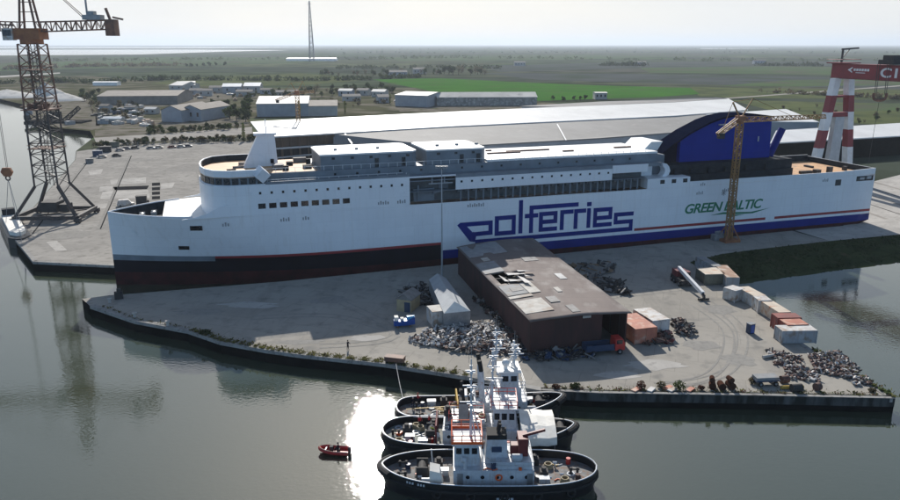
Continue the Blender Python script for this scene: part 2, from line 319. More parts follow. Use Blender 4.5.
def copy_tree(o, loc=None, rz=None, scale=None, label=None, parent=None):
    c = o.copy(); C.objects.link(c)
    if parent is not None: c.parent = parent
    if loc is not None: c.location = loc
    if rz is not None: c.rotation_euler = (0, 0, rz)
    if scale is not None: c.scale = scale
    if label: c['label'] = label
    for ch in list(o.children): copy_tree(ch, parent=c)
    return c
def text_mesh(txt, size, depth=0.05, shear=0.0, bold=0.0, spacing=1.0):
    cu = bpy.data.curves.new('lettering', 'FONT'); cu.body = txt; cu.size = size; cu.extrude = depth; cu.shear = shear; cu.offset = bold; cu.space_character = spacing
    o = bpy.data.objects.new('lettering', cu); C.objects.link(o)
    dg = bpy.context.evaluated_depsgraph_get(); me = bpy.data.meshes.new_from_object(o.evaluated_get(dg))
    bpy.data.objects.remove(o); bpy.data.curves.remove(cu)
    return me
# ------------------------------------------------------------------ ferry frame: x along the hull from the bridge front to the stern, y to the far side
FO = Vector((-38.15, 159.17, 0)); FA = R(18.228)
FD = Vector((cos(FA), sin(FA), 0)); FN = Vector((-sin(FA), cos(FA), 0))
def FW(s, o, z=0.0): return FO + FD * s + FN * o + Vector((0, 0, z))
# ------------------------------------------------------------------ setting
w = MB(); w.sheet([(-40000, -400, WL), (40000, -400, WL), (40000, 900, WL), (-40000, 900, WL)]); struct('water', w, 'water')
px = lambda l, z=0.0: [at(x, y, z) for x, y in l]
bank_top = px([(690, 262), (722, 254), (760, 249), (830, 241), (905, 234), (1000, 224)])
outline = px([(82, 299), (90, 306), (134, 321), (188, 331), (220, 342), (265, 350), (300, 355), (384, 364), (467, 377), (541, 391), (600, 393.6), (760, 396), (895, 399), (880, 390), (835, 365), (800, 342), (760, 310), (715, 280)]) + bank_top
e0 = bank_top[-1]
outline += [Vector((40000, e0.y + 30, 0)), Vector((40000, 40000, 0)), Vector((-40000, 40000, 0)), Vector((-40000, 760, 0))]
outline += px([(-60, 99), (0, 99), (25, 105), (32, 120), (57, 128), (90, 131), (94, 137), (76, 151), (75, 160), (18, 225), (12, 236), (30, 258), (33, 262), (118, 266)])
outline += [FW(-22, 30), FW(158, 30), FW(158, -0.5), FW(100, -1.1), FW(0, -3.3)] + px([(110, 295.2)])
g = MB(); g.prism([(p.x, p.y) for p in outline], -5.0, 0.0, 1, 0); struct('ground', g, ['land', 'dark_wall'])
OUT = outline
# sheets laid on the ground
def lay(name, pts, m, z, kind='structure'):
    s = MB(); s.sheet([(p[0], p[1], z) for p in pts]); return struct(name, s, m, kind=kind)
pier = outline[:18] + bank_top[:1] + bank_top[1:4] + [FW(140, -4), FW(140, -0.75), FW(100, -1.15), FW(0, -3.35)] + px([(110, 295.6)])
lay('pier_paving', pier, 'pier_concrete', 0.02)
strip_poly = [FW(141, -0.6), FW(141, -4)] + bank_top[3:] + [Vector((e0.x + 150, e0.y + 30, 0)), FW(420, 60), FW(300, 80), FW(166, 30.5), FW(158.5, 30.5), FW(158.5, -0.6)]
lay('yard_paving', strip_poly, 'pale_concrete', 0.02)
left_yard = px([(33.5, 261.5), (12.5, 236), (18.5, 225), (75.5, 160), (76.5, 151.5), (100, 148), (160, 143), (255, 141), (400, 146), (700, 150)]) + [FW(158, 60), FW(158, 30.6), FW(-22, 30.6)] + px([(117, 265.5)])
lay('quay_paving', left_yard, 'concrete', 0.02)
# bank of the basin and its grass
bt = bank_top; bb = px([(700, 292), (726, 290), (765, 284), (830, 275), (905, 265), (1000, 252)], WL - 0.3)
bk = MB(); rows = []
for a, b in zip(bt, bb):
    rows.append([a.lerp(b, t) + Vector((0, 0, .5 * sin(t * pi) + random.uniform(-.1, .1))) if 0 < t < 1 else a.lerp(b, t) for t in (0, .12, .25, .4, .55, .7, .85, 1)])
rows2 = []
for i in range(len(rows) - 1):
    for k in range(8):
        rows2.append([rows[i][j].lerp(rows[i + 1][j], k / 8) + (Vector((0, 0, random.uniform(-.18, .18))) if 0 < j < 7 else Vector()) for j in range(8)])
rows2.append(rows[-1]); bk.strip(rows2); struct('embankment', bk, 'bank_green', smooth=True)
gm = MB(); rg = random.Random(8)
for _ in range(5200):
    i = rg.choices(range(5), [3, 4, 7, 7, 9])[0]; u, t = rg.random(), rg.random() ** .8 * .86
    p = bt[i].lerp(bt[i + 1], u).lerp(bb[i].lerp(bb[i + 1], u), t) + Vector((0, 0, .42 * sin(t * pi))); h_ = rg.uniform(.1, .34); a = rg.uniform(0, 3.14); e = Vector((cos(a), sin(a), 0)) * h_ * .7
    gm.add([p - e, p + e, p + e * 1.2 + Vector((rg.gauss(0, .2), 0, h_)), p - e * 1.1 + Vector((rg.gauss(0, .2), 0, h_ * .8))], [(0, 1, 2, 3)], rg.randrange(3))
tag(gm.build('grass', ['leaf_dark', 'bank_green', 'leaf_dark']), 'rough dark grass growing over the basin bank', 'grass', None, 'stuff')
# pale cap beam along the quay edges, face set just proud of the wall
def cap(name, pts, w=1.1, h=0.55, drop=0.0, m='cap_concrete', face=0.06):
    s = MB()
    for a, b in zip(pts, pts[1:]):
        d = (b - a); d.z = 0; d.normalize(); nrm = Vector((d.y, -d.x, 0))
        s.prism([a + nrm * face, b + nrm * face, b - nrm * w, a - nrm * w], -h, 0.09)
    return struct(name, s, m)
cap('quay_edge', outline[1:10])
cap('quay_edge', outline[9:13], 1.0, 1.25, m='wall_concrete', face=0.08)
c2 = MB()
for a, b in zip(outline[9:13], outline[10:13]):
    d = (b - a).normalized(); nrm = Vector((d.y, -d.x, 0)); c2.prism([a + nrm * .1, b + nrm * .1, b - nrm * .5, a - nrm * .5], 0.095, 0.16)
struct('kerb', c2, 'cap_concrete')
cap('quay_edge', outline[12:18], 0.8, 0.5)
cap('quay_edge', px([(18, 225), (12, 236), (30, 258), (33, 262), (118, 266)]), 1.0, 0.5)
# fields and other ground sheets far behind
def field(pts, m, z, name='field'): return lay(name, px(pts), m, z)
field([(372, 79.5), (440, 78.2), (536, 83), (600, 85.5), (690, 88), (700, 94), (660, 97), (595, 99), (540, 101), (440, 93)], 'field_bright', 0.12)
field([(690, 87), (905, 90), (905, 100), (740, 98), (700, 97)], 'field_olive', 0.11)
field([(790, 80), (905, 79), (905, 85), (800, 86.5), (720, 86)], 'field_green', 0.17)
field([(640, 68), (800, 66), (905, 70), (905, 77), (760, 74), (650, 73)], 'field_green', 0.3)
field([(180, 78), (300, 73), (372, 79), (330, 84), (225, 87), (150, 84)], 'field_olive', 0.14)
field([(-60, 66), (150, 58), (290, 57), (330, 62), (180, 66), (-60, 73)], 'field_green', 0.3)
field([(480, 66), (640, 62), (905, 61), (905, 65), (640, 68), (500, 72)], 'field_brown', 0.32)
field([(480, 73), (640, 74), (905, 79), (905, 89), (640, 83), (540, 80)], 'field_brown', 0.16)
field([(380, 57), (560, 55), (700, 56), (560, 60), (400, 61)], 'field_green', 0.4)
field([(730, 100), (905, 104), (905, 128), (800, 118)], 'field_olive', 0.1)
field([(820, 106), (905, 103), (905, 110), (840, 112)], 'field_green', 0.13)
field([(-60, 76), (90, 76), (240, 88), (420, 88), (560, 104), (560, 112), (250, 118), (255, 141), (160, 143), (100, 148), (90, 131), (57, 128), (32, 120), (25, 105), (0, 99), (-60, 99)], 'scrub', 0.08)
field([(95, 130), (110, 122), (200, 118), (245, 116), (250, 126), (160, 133), (95, 138)], 'dirt', 0.12)
field([(94, 138), (160, 134), (252, 127), (252, 134), (160, 141), (98, 147)], 'road', 0.14, 'road')
field([(95, 104), (130, 100), (230, 92), (250, 92), (250, 97), (150, 108), (140, 122), (96, 126)], 'dirt', 0.13)
field([(22, 104), (90, 100.5), (101, 128), (92, 130), (57, 127), (33, 119)], 'dirt', 0.13)
field([(225, 100), (300, 99), (395, 96), (392, 104), (345, 116), (250, 118)], 'scrub', 0.15)
field([(390, 100), (430, 98), (470, 104), (540, 106), (540, 110), (400, 112)], 'dirt', 0.13)
field([(0, 76), (60, 72.5), (60, 73.6), (0, 77.5)], 'pale_concrete', 0.15, 'road')
field([(700, 100), (905, 85), (905, 86), (700, 101)], 'road', 0.2, 'road')
for l, z in (([(-400, 57), (0, 55.6), (140, 54.5), (225, 51.6), (290, 50.2), (200, 49.6), (-400, 49.8)], .4), ([(700, 48.4), (790, 48.6), (700, 48.9)], .5), ([(-60, 47.2), (330, 47.3), (200, 48.2), (-60, 48.4)], .6)):
    lay('lagoon_water', px(l), 'far_water', z)
# painted / worn slabs on the yard left of the ferry
def slab(pts, m='pale_concrete', z=0.04, name='pavement'): return lay(name, px(pts), m, z)
slab([(110, 180), (146, 177.5), (146, 183), (111, 184.5)]); slab([(103, 191), (148, 190), (150, 198), (100, 199)])
slab([(100, 187), (113, 186), (112, 190.5), (99, 192)]); slab([(161, 183.5), (175, 182.5), (172, 188), (161, 189)])
slab([(46, 242), (57, 241), (67, 250), (56, 251.5)]); slab([(88, 171), (103, 169), (101, 174), (90, 175)]); slab([(95, 205), (112, 203), (108, 208), (96, 209)])
slab([(113, 187), (149, 185.7), (147, 189.2), (115, 190.3)], 'slot_dark', 0.05, 'pit')
for k in range(4): slab([(152, 183 + 4.5 * k), (160, 182.6 + 4.5 * k), (160, 185.6 + 4.5 * k), (152, 186 + 4.5 * k)], 'slot_dark', 0.05, 'pit')
lay('apron', [FW(160, -0.4), FW(175, -0.8), FW(260, -2), FW(300, 60), FW(166, 30)], 'pale_concrete', 0.045)
for k in range(5):
    a, b = FW(176 + k * 9, 2), FW(190 + k * 9, 60); d = FD * (0.5 if k % 2 else 1.6)
    lay('track', [a, a + d, b + d, b], 'slot_dark' if k % 2 else 'road', 0.06)

# crane rails on the left quay, worn and darker patches, tyre tracks
qa, qb = at(16, 232), at(80, 158); qd = (qb - qa).normalized(); qn = Vector((qd.y, -qd.x, 0))
for off in (4.5, 21.5):
    p, q = qa + qn * off - qd * 4, qb + qn * off
    lay('track', [p, q, q + qn * .35, p + qn * .35], 'slot_dark', 0.06); lay('track', [p - qn * .9, q - qn * .9, q - qn * .02, p - qn * .02], 'worn_concrete', 0.05)
rw = random.Random(31)
def worn(x, y, rx, ry, m, z):
    c = at(x, y); a0 = rw.random() * 6; n_ = 15
    lay('pavement', [c + Vector((rx * cos(2 * pi * k / n_) * rw.uniform(.65, 1.2), ry * sin(2 * pi * k / n_) * rw.uniform(.65, 1.2), 0)) for k in range(n_)], m, z)
for k, (x, y, rx, ry) in enumerate(((250, 305, 6, 2.2), (330, 300, 4, 2.5), (200, 312, 5, 2), (365, 338, 3.5, 1.6), (300, 342, 4.5, 1.2), (700, 345, 4, 2.2), (655, 365, 5, 2.0), (740, 360, 3, 2.4), (720, 310, 3, 3), (620, 375, 4, 1.5), (130, 160, 12, 5), (190, 170, 10, 6), (170, 205, 5, 5), (70, 235, 6, 5), (120, 225, 7, 4))): worn(x, y, rx, ry, 'worn_concrete' if k % 3 else 'pale_concrete', 0.034 + .0006 * k)
for pts in ([(700, 300), (735, 330), (720, 370), (650, 385)], [(690, 305), (722, 332), (706, 372), (640, 384)], [(330, 300), (390, 335), (300, 345)], [(120, 160), (150, 175), (190, 165), (200, 190)], [(250, 320), (330, 318), (392, 334)]):
    P = [at(*q) for q in pts]; L = []
    for i in range(len(P) - 1):
        for k in range(8):
            t_ = k / 8; p0, p1 = P[max(0, i - 1)], P[i]; p2, p3 = P[i + 1], P[min(len(P) - 1, i + 2)]
            L.append(0.5 * ((2 * p1) + (p2 - p0) * t_ + (2 * p0 - 5 * p1 + 4 * p2 - p3) * t_ ** 2 + (3 * p1 - p0 - 3 * p2 + p3) * t_ ** 3))
    for off in (0, 1.7):
        m_ = MB(); row = []
        for a, b in zip(L, L[1:]): d = (b - a).normalized(); nn = Vector((-d.y, d.x, 0)); row.append([a + nn * off + Vector((0, 0, .046 + .001 * off)), a + nn * (off + .35) + Vector((0, 0, .046 + .001 * off))])
        m_.strip(row); struct('track', m_, 'worn_concrete')
# ------------------------------------------------------------------ the ferry
fe = thing('ferry', 'huge white ferry with blue lettering and blue funnel lying in the dock', 'ferry', FO, FA)
def hbreadth(s, z):
    k = min(1, max(0, z / 14.4))
    s0 = 24 + (0 - 24) * k; p = 1.55 + 1.5 * k
    if s >= s0: return 13.0
    return 13.0 * max(0.0, 1 - ((s0 - s) / (s0 + 34.6)) ** p)
def keel(s): return -4.0 if s < 146 else -4.0 + 5.2 * ((s - 146) / 22) ** 1.3
ZL = [-4, 0.8, 2.9, 3.6, 4.3, 4.9, 7.5, 10.5, 13.0, 14.4]
SS = [-34.6, -34.3, -33.8, -33, -32, -30.5, -29, -27, -25, -23, -20, -17, -13, -9, -4, 2, 8, 14, 20, 26, 38, 46, 60, 75, 90, 110, 131, 134, 146, 152, 158, 163, 167.6]
h = MB()
WH, NV, RD, BL, BT, GY = 0, 1, 2, 3, 4, 5
for side in (-1, 1):
    rows = []
    for s in SS:
        rows.append([(s, 13 + side * (hbreadth(s, z) if s > -34.6 else 0.02), max(z, keel(s) + 0.001 * i)) for i, z in enumerate(ZL)])
    for i in range(len(SS) - 1):
        sm = (SS[i] + SS[i + 1]) / 2
        for j in range(len(ZL) - 1):
            if sm < 38: mi = BT if j == 0 else NV if j < 3 else (RD if j == 4 else NV) if j in (3, 4) and sm > -12 else GY if j in (3, 4) else WH
            elif sm < 90: mi = BT if j == 0 else BL if j == 1 else WH
            else: mi = BT if j == 0 else BL if j == 1 else RD if j == 3 and not 131 < sm < 134 else WH
            h.add([rows[i][j], rows[i + 1][j], rows[i + 1][j + 1], rows[i][j + 1]], [(0, 1, 2, 3)], mi)
tr = [(SS[-1], 13 - 13, max(z, keel(167.6))) for z in (1.2, 2.9, 14.4)]
for z0, z1, mi in ((1.1, 2.9, BL), (2.9, 14.4, WH)): h.add([(167.6, 0, z0), (167.6, 26, z0), (167.6, 26, z1), (167.6, 0, z1)], [(0, 1, 2, 3)], mi)
for i in range(len(SS) - 1):                 # bottom
    a, b = SS[i], SS[i + 1]; h.add([(a, 13 - hbreadth(a, -4), keel(a)), (b, 13 - hbreadth(b, -4), keel(b)), (b, 13 + hbreadth(b, -4), keel(b)), (a, 13 + hbreadth(a, -4), keel(a))], [(0, 1, 2, 3)], BT)
ho = h.build('hull', ['ship_white', 'ship_navy', 'ship_red', 'ship_blue', 'ship_boot', 'ship_grey'], fe, smooth=True)
bm = bmesh.new(); bm.from_mesh(ho.data); bmesh.ops.remove_doubles(bm, verts=bm.verts, dist=0.003); bmesh.ops.recalc_face_normals(bm, faces=bm.faces); bm.to_mesh(ho.data); bm.free()
ho.data.set_sharp_from_angle(angle=R(40))
# open mooring well in the bow, roofed foredeck behind it
b = MB(); ss = [-33.6, -33, -32, -30.5, -29, -27, -25, -23]
near = [(s, 13 - hbreadth(s, 14.4) + .45) for s in ss]; far = [(s, 13 + hbreadth(s, 14.4) - .45) for s in reversed(ss)]
ring = near + far
lowr = [(s, 13 - max(.05, hbreadth(s, 11.9) - .5)) for s in ss] + [(s, 13 + max(.05, hbreadth(s, 11.9) - .5)) for s in reversed(ss)]
b.prism(lowr, 11.9, 12.1)
for i in range(len(ring)): p, q, c_, d_ = ring[i], ring[(i + 1) % len(ring)], lowr[(i + 1) % len(ring)], lowr[i]; b.add([(*d_, 12.1), (*c_, 12.1), (*q, 14.43), (*p, 14.43)], [(0, 1, 2, 3)])
b.build('mooring_deck', 'ship_dark', fe)
b = MB()
for p in near[::1] : pass
b.path([(s, 13 - hbreadth(s, 14.4) + .15, 14.5) for s in [-34.4] + ss + [-20, -17]], 0.2); b.path([(s, 13 + hbreadth(s, 14.4) - .15, 14.5) for s in [-34.4] + ss + [-20]], 0.2)
b.build('bulwark_rail', 'ship_white', fe)
for s, o in ((-28.5, 11), (-27.8, 15.4), (-25.2, 9.8), (-25.4, 16.8), (-30.5, 13)):
    w_ = MB(); w_.tube((s, o - .8, 12.8), (s, o + .8, 12.8), .5, n=12); w_.box(s - .6, s + .6, o - 1.05, o - .85, 12.1, 13.3); w_.box(s - .6, s + .6, o + .85, o + 1.05, 12.1, 13.3); w_.build('winch', 'galvanised', fe)
b = MB(); ss = [-23, -20, -17, -13, -9]
b.prism([(s, 13 - hbreadth(s, 14.4) + .05) for s in ss] + [(s, 13 + hbreadth(s, 14.4) - .05) for s in reversed(ss)], 14.1, 14.41); b.build('foredeck', 'white_roof', fe)
# forward superstructure with a rounded front, side plating sweeping up from the foredeck
plan = [(30.5, 0), (-9, 0), (-12.2, 1.6), (-14.0, 5), (-14.8, 9), (-15, 13), (-14.8, 17), (-14.0, 21), (-12.2, 24.4), (-9, 26), (30.5, 26)]
b = MB(); b.prism(plan, 14.415, 20.9); b.build('superstructure', 'ship_white', fe, smooth=True)
for o0 in (0.0, 25.75):
    b = MB(); b.loft([[(-19, o0, 14.42), (-9, o0, 14.42), (-9, o0, 17.2), (-11, o0, 16.6), (-13.5, o0, 15.6), (-16, o0, 14.8)], [(-19, o0 + .25, 14.42), (-9, o0 + .25, 14.42), (-9, o0 + .25, 17.2), (-11, o0 + .25, 16.6), (-13.5, o0 + .25, 15.6), (-16, o0 + .25, 14.8)]]); b.build('side_plating', 'ship_white', fe)
def ringwall(mb, pts, t, z0, z1, mi=0, close=False):
    cx = sum(p[0] for p in pts) / len(pts) + 3; cy = 13
    inn = []
    for p in pts:
        d = Vector((cx - p[0], cy - p[1], 0)).normalized() * t; inn.append((p[0] + d.x, p[1] + d.y))
    m = len(pts)
    for i in range(m if close else m - 1):
        j = (i + 1) % m
        mb.loft([[(*pts[i], z0), (*pts[j], z0), (*inn[j], z0), (*inn[i], z0)], [(*pts[i], z1), (*pts[j], z1), (*inn[j], z1), (*inn[i], z1)]], mi, caps=True)
bp = [(-1.5, 0.3), (-8.6, 0.3), (-11.9, 1.9), (-13.7, 5.2), (-14.5, 9), (-14.7, 13), (-14.5, 17), (-13.7, 20.8), (-11.9, 24.1), (-8.6, 25.7), (-1.5, 25.7)]
def scaled(pts, k): return [(-2 + (x + 2) * k, 13 + (y - 13) * k) for x, y in pts]
b = MB(); b.prism(scaled(bp, .985), 20.9, 22.6); b.build('bridge', 'ship_grey', fe, smooth=True)
b = MB(); b.prism(bp, 22.6, 22.75); b.build('bridge_roof', 'orange_deck', fe)
b = MB(); ringwall(b, bp, .35, 22.7, 24.2); b.build('bulwark', ['ship_white'], fe, smooth=True)
b = MB(); ringwall(b, scaled(bp, .968), .12, 22.76, 24.1); b.build('bulwark_lining', 'ship_dark', fe)
b = MB(); ringwall(b, scaled(bp, 1.0), .3, 20.9, 21.05); b.build('window_sill', 'ship_white', fe)
bw = scaled(bp, .992)
for i in range(len(bw) - 1):
    p, q = Vector((*bw[i], 0)), Vector((*bw[i + 1], 0)); nsub = max(1, int((q - p).length / 1.7))
    for k in range(nsub):
        a, c = p.lerp(q, (k + .12) / nsub), p.lerp(q, (k + .88) / nsub); m_ = MB(); d = (c - a).normalized(); nn = Vector((d.y, -d.x, 0)) * .06
        m_.loft([[tuple(a - nn + Vector((0, 0, z))), tuple(c - nn + Vector((0, 0, z))), tuple(c + nn + Vector((0, 0, z))), tuple(a + nn + Vector((0, 0, z)))] for z in (21.15, 22.45)]); m_.build('bridge_window', 'glass_dark', fe)
b = MB(); T = Matrix.Translation((-2.2, 0.3, 23.2)) @ Matrix.Rotation(R(45), 4, 'Y') @ Matrix.Rotation(R(20), 4, 'Z'); b.box(-1.2, 1.2, -1.2, 1.2, -1.2, 1.2, T=T); b.build('bridge_wing_cab', 'ship_white', fe)
# tapered white mast fin behind the bridge
b = MB(); b.loft([[(-5.2, 12.5, 22.7), (2.6, 12.5, 22.7), (2.6, 15, 22.7), (-5.2, 15, 22.7)], [(-1.6, 12.9, 30), (2.2, 12.9, 30), (2.2, 14.6, 30), (-1.6, 14.6, 30)]]); b.box(-2.4, 2.6, 12.4, 15.1, 30, 30.5); f_ = b.build('mast_fin', 'ship_white', fe)
b = MB(); b.tube((.4, 13.7, 30.5), (.4, 13.7, 33.5), .12); b.beam((.4, 12, 32), (.4, 15.4, 32), .12); b.build('antenna', 'ship_white', f_)
b = MB(); b.box(.9, 1.7, 12.38, 12.46, 23.6, 24.6); b.build('door', 'glass_dark', f_)
# recessed upper house in grey, deck strip, white roofs
b = MB(); b.prism([(-1.4, 2.6), (97, 2.6), (97, 22), (-1.4, 22)], 20.915, 22.9); b.build('upper_house', 'ship_grey', fe)
b = MB(); b.box(-1.4, 97, .3, 2.58, 20.905, 20.95); b.box(-1.4, 30.5, .02, .26, 20.95, 21.5); b.build('side_deck', 'ship_grey', fe)
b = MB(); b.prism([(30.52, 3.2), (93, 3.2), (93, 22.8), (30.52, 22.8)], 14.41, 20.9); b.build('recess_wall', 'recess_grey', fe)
b = MB(); b.box(30.52, 93, .35, 25.65, 19.6, 19.85); b.box(30.52, 93, 0.3, 25.7, 20.6, 20.9) if False else None; b.build('promenade_deck', 'ship_grey', fe)
b = MB(); b.box(41.6, 97, .36, 2.58, 20.12, 20.9); b.build('deck_fascia', 'ship_grey', fe)
b = MB(); b.box(-1.3, 10.2, 2.9, 21.7, 22.905, 22.96); b.build('raw_deck', 'orange_deck', fe)
for o0, o1 in ((0.0, .3), (25.7, 26.0)):
    b = MB(); b.box(41.6, 82.7, o0, o1, 17.3, 20.1); b.box(30.52, 41.6, o0, o1, 20.55, 20.9)
    b.build('lifeboat_screen', 'ship_white', fe)
b = MB(); b.box(30.6, 92.9, .32, 3.15, 17.15, 17.28); b.build('lifeboat_deck', 'ship_grey', fe)
for k in range(26):
    s = 43 + k * 1.9
    b = MB(); b.box(s, s + .35, .9, 1.25, 14.42, 17.1); b.box(s - .3, s + .7, 2.2, 3.1, 16.3, 17.1); b.build('deck_frame', 'ship_grey', fe)
b = MB(); b.box(32, 37, 2.2, 3.1, 14.6, 17.6); b.box(38.2, 40.5, 2.4, 3.1, 17.4, 19); b.tube((33, 1.8, 15), (33, 1.8, 18.5), .25); b.tube((36.5, 1.6, 16.5), (40, 1.6, 17.2), .3); b.build('deck_machinery', 'ship_grey', fe)
b = MB(); b.path([(35.2, .6, 18.9), (41, .6, 18.9)], .18); b.path([(36, .6, 20.3), (36, .6, 18.9)], .15); b.path([(39, .6, 20.3), (39, .6, 18.9)], .15); b.build('davit', 'galvanised', fe)
for s0, s1, vents in ((11, 33.4, 5), (35.6, 50.4, 3)):
    b = MB(); pl = [(s0, 3.4), (s1 - 1.2, 3.4), (s1, 4.7), (s1, 17), (s1 - 1.2, 18.2), (s0 + 1.2, 18.2), (s0, 17)]
    b.prism(pl, 22.91, 26.0); d = b.build('deckhouse', 'ship_grey', fe)
    r = MB(); r.prism([(x + (-.15 if x < 20 and s0 < 20 else .0), y) for x, y in pl], 26.0, 26.35); r.build('deckhouse_roof', 'white_roof', d)
    for k in range(vents):
        v = MB(); x = s0 + 2.5 + k * 4.3; v.box(x, x + .7, 3.32, 3.39, 25.1, 25.6); v.build('vent', 'glass_dark', d)
    for k in range(2):
        v = MB(); x = s0 + (s1 - s0) * (.55 + .28 * k); v.box(x, x + .9, 3.3, 3.39, 23.0, 25.0); v.build('door', 'glass_dark', d)
    for k in range(3):
        v = MB(); x = s0 + 4 + k * 5; v.box(x, x + .7, 9, 9.7, 26.35, 26.8); v.build('roof_vent', 'ship_grey', d)
b = MB(); b.box(50.6, 97.5, 3.3, 21.4, 22.905, 23.4); b.build('sun_deck', 'white_roof', fe)
for x, y, l in ((54, 12, 9), (60, 14, 12), (74, 10, 3), (90, 12, 5), (55.5, 17, 1.6)): b = MB(); b.box(x, x + l, y, y + .5, 23.4, 23.75); b.build('deck_pipe', 'crane_rust', fe)
b = MB()
for k in range(46):
    s = -1 + k * 2.1
    b.beam((s, 2.75, 22.9), (s, 2.75, 23.9), .07)
b.beam((-1, 2.75, 23.9), (95, 2.75, 23.9), .06); b.build('railing', 'ship_white', fe)
b = MB()
for k in range(30): s = -1 + k * 2.2; b.beam((s if s < 41 else s, .2, 20.9), (s, .2, 21.9), .06) if s < 30 else None
b.beam((-1, .2, 21.9), (29, .2, 21.9), .06); b.build('side_railing', 'ship_white', fe)
for x, y, sx, sy, hh in ((1, 7, 2.4, 3, 1.0), (4.5, 12, 1.4, 1.4, .8), (7.6, 6, 1.8, 2, .7), (6.5, 16, 3, 1, 1.1), (3, 5.2, 1.2, .8, 1), (9, 12, 1, 1, 1.3), (-9, 8, 2, .5, .4), (-6, 17, 2.4, .6, .5), (-7.5, 13, 3, .3, .25)):
    b = MB(); b.box(x, x + sx, y, y + sy, 22.96 if x > -1.3 else 22.76, 22.96 + hh); b.build('deck_crate', 'ship_dark' if sx < 2.2 else 'scrap_grey', fe)
# after superstructure, funnel and the open stern
b = MB(); b.box(93.02, 105.7, 0, 26, 14.41, 16.9); b.build('after_house', 'ship_white', fe)
b = MB(); b.box(82.8, 92.9, .02, .3, 18.9, 20.85); b.box(93, 97, 4.5, 21, 17, 20.85); b.build('after_screen', 'ship_white', fe)
b = MB(); n_ = 9; arc = [(96.5 + 3.0 * sin(i / n_ * pi * .5), 3.4 - 3.0 * (1 - cos(i / n_ * pi * .5)) + 0, 0) for i in range(n_ + 1)]
prof = [(98.6, 20.5), (99.8, 20.2), (100.6, 19.4), (101, 18.3), (100.6, 17.3), (99.9, 16.92), (98.6, 16.92), (99.2, 17.6), (99.5, 18.4), (99.2, 19.2), (98.6, 19.6)]
b.loft([[(x, 2.2, z) for x, z in prof], [(x, 4.4, z) for x, z in prof]]); b.build('curved_cowl', 'ship_white', fe)
b = MB(); b.loft([[(96, 8, 22.9), (100.5, 8, 22.9), (100.5, 18, 22.9), (96, 18, 22.9)], [(98.5, 8, 25.2), (102, 8, 25.2), (102, 18, 25.2), (98.5, 18, 25.2)]]); b.build('pale_hood', 'white_roof', fe)
b = MB(); b.box(98, 101.5, 6, 19, 16.95, 22.0); b.build('engine_casing_front', 'ship_grey', fe)
b = MB(); b.box(101.6, 141.5, 4, 22, 16.9, 19.4) ; b.box(105.75, 141.5, 3.4, 22.6, 14.42, 16.85); b.build('funnel_base', 'ship_dark', fe)
for x in (103, 108, 113.5, 119, 125.5, 132):
    v = MB(); v.box(x, x + 2.6, 3.1, 3.9, 17.0, 18.4); v.build('ventilator', 'ship_dark', fe)
arcp = [(99.5, 20.4), (101.5, 21.9), (105, 24.3), (110.2, 27.3), (116.2, 29.9), (120, 31.0), (124, 31.6), (130, 31.6), (136.4, 30.9)]
b = MB(); b.prism([(112, 0)], 0, 0) if False else None
cas = [(107.5, 19.4), (107.5, 25.0)] + [(x, z - .45) for x, z in arcp if x > 108] + [(137, 19.4)]
b.loft([[(x, 8, z) for x, z in cas], [(x, 14.2, z) for x, z in cas]]); fu = b.build('funnel', 'funnel_blue', fe)
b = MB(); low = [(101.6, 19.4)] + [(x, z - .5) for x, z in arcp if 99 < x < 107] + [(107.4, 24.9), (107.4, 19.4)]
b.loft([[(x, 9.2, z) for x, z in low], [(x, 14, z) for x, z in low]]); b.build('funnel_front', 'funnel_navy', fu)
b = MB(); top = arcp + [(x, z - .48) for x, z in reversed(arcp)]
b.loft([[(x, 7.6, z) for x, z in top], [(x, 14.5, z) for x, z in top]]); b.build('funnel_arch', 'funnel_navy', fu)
b = MB(); b.box(119, 121.4, 7.36, 7.99, 28.9, 29.2); b.box(132.4, 132.8, 7.9, 7.99, 24, 25.4); b.build('funnel_lamp', 'galvanised', fu)
b = MB(); b.tube((138.3, 9.6, 19.4), (141.8, 9.6, 27.0), 1.0, n=16); b.build('exhaust_pipe', 'ship_blue', fu, smooth=True)
b = MB(); b.box(105.72, 167.58, .02, .3, 14.41, 15.6); b.loft([[(155, .02, 15.6), (167.58, .02, 15.6), (167.58, .02, 16.05)], [(155, .3, 15.6), (167.58, .3, 15.6), (167.58, .3, 16.05)]]); b.box(105.72, 167.3, 25.7, 25.98, 14.41, 16.4); b.box(167.3, 167.58, .3, 25.7, 14.41, 16.0); b.build('stern_bulwark', 'ship_white', fe)
b = MB(); b.box(141.55, 167.25, 25.5, 25.68, 14.45, 16.38); b.box(167.1, 167.28, .35, 25.5, 14.45, 15.98); b.build('bulwark_lining', 'ship_dark', fe)
b = MB(); b.box(93, 167.3, .32, 25.68, 14.2, 14.41); b.build('aft_deck', 'orange_deck', fe)
for x, y, sx, sy, hh in ((147, 6, 4, 1, .8), (151.5, 5, 1.6, 1.6, 1.1), (155, 4, 1.2, 1.2, 1.9), (163.5, 7, 1, 1, 1.2), (146, 12, 2, .6, .5), (158, 14, 1, 3, .5)):
    b = MB(); b.box(x, x + sx, y, y + sy, 14.41, 14.41 + hh); b.build('deck_crate', 'scrap_dark', fe)
def ship_window(s, z, w, hgt, o=0.0, name='window', m='glass_dark'):
    v = MB(); v.box(s - w / 2, s + w / 2, o - .04, o + .02, z - hgt / 2, z + hgt / 2); v.build(name, m, fe)
for k in range(9): ship_window(-2.5 + k * 2.29, 16.3, 1.55, 1.15)
for k in range(14): ship_window(-2.7 + k * 2.415, 19.15, .5, .55, name='porthole')
for k in range(16): ship_window(43 + k * 2.57, 19.15, .5, .5, name='porthole')
for k in range(16): ship_window(14 + k * 5, 21.95, .5, .5, 2.6, name='porthole')
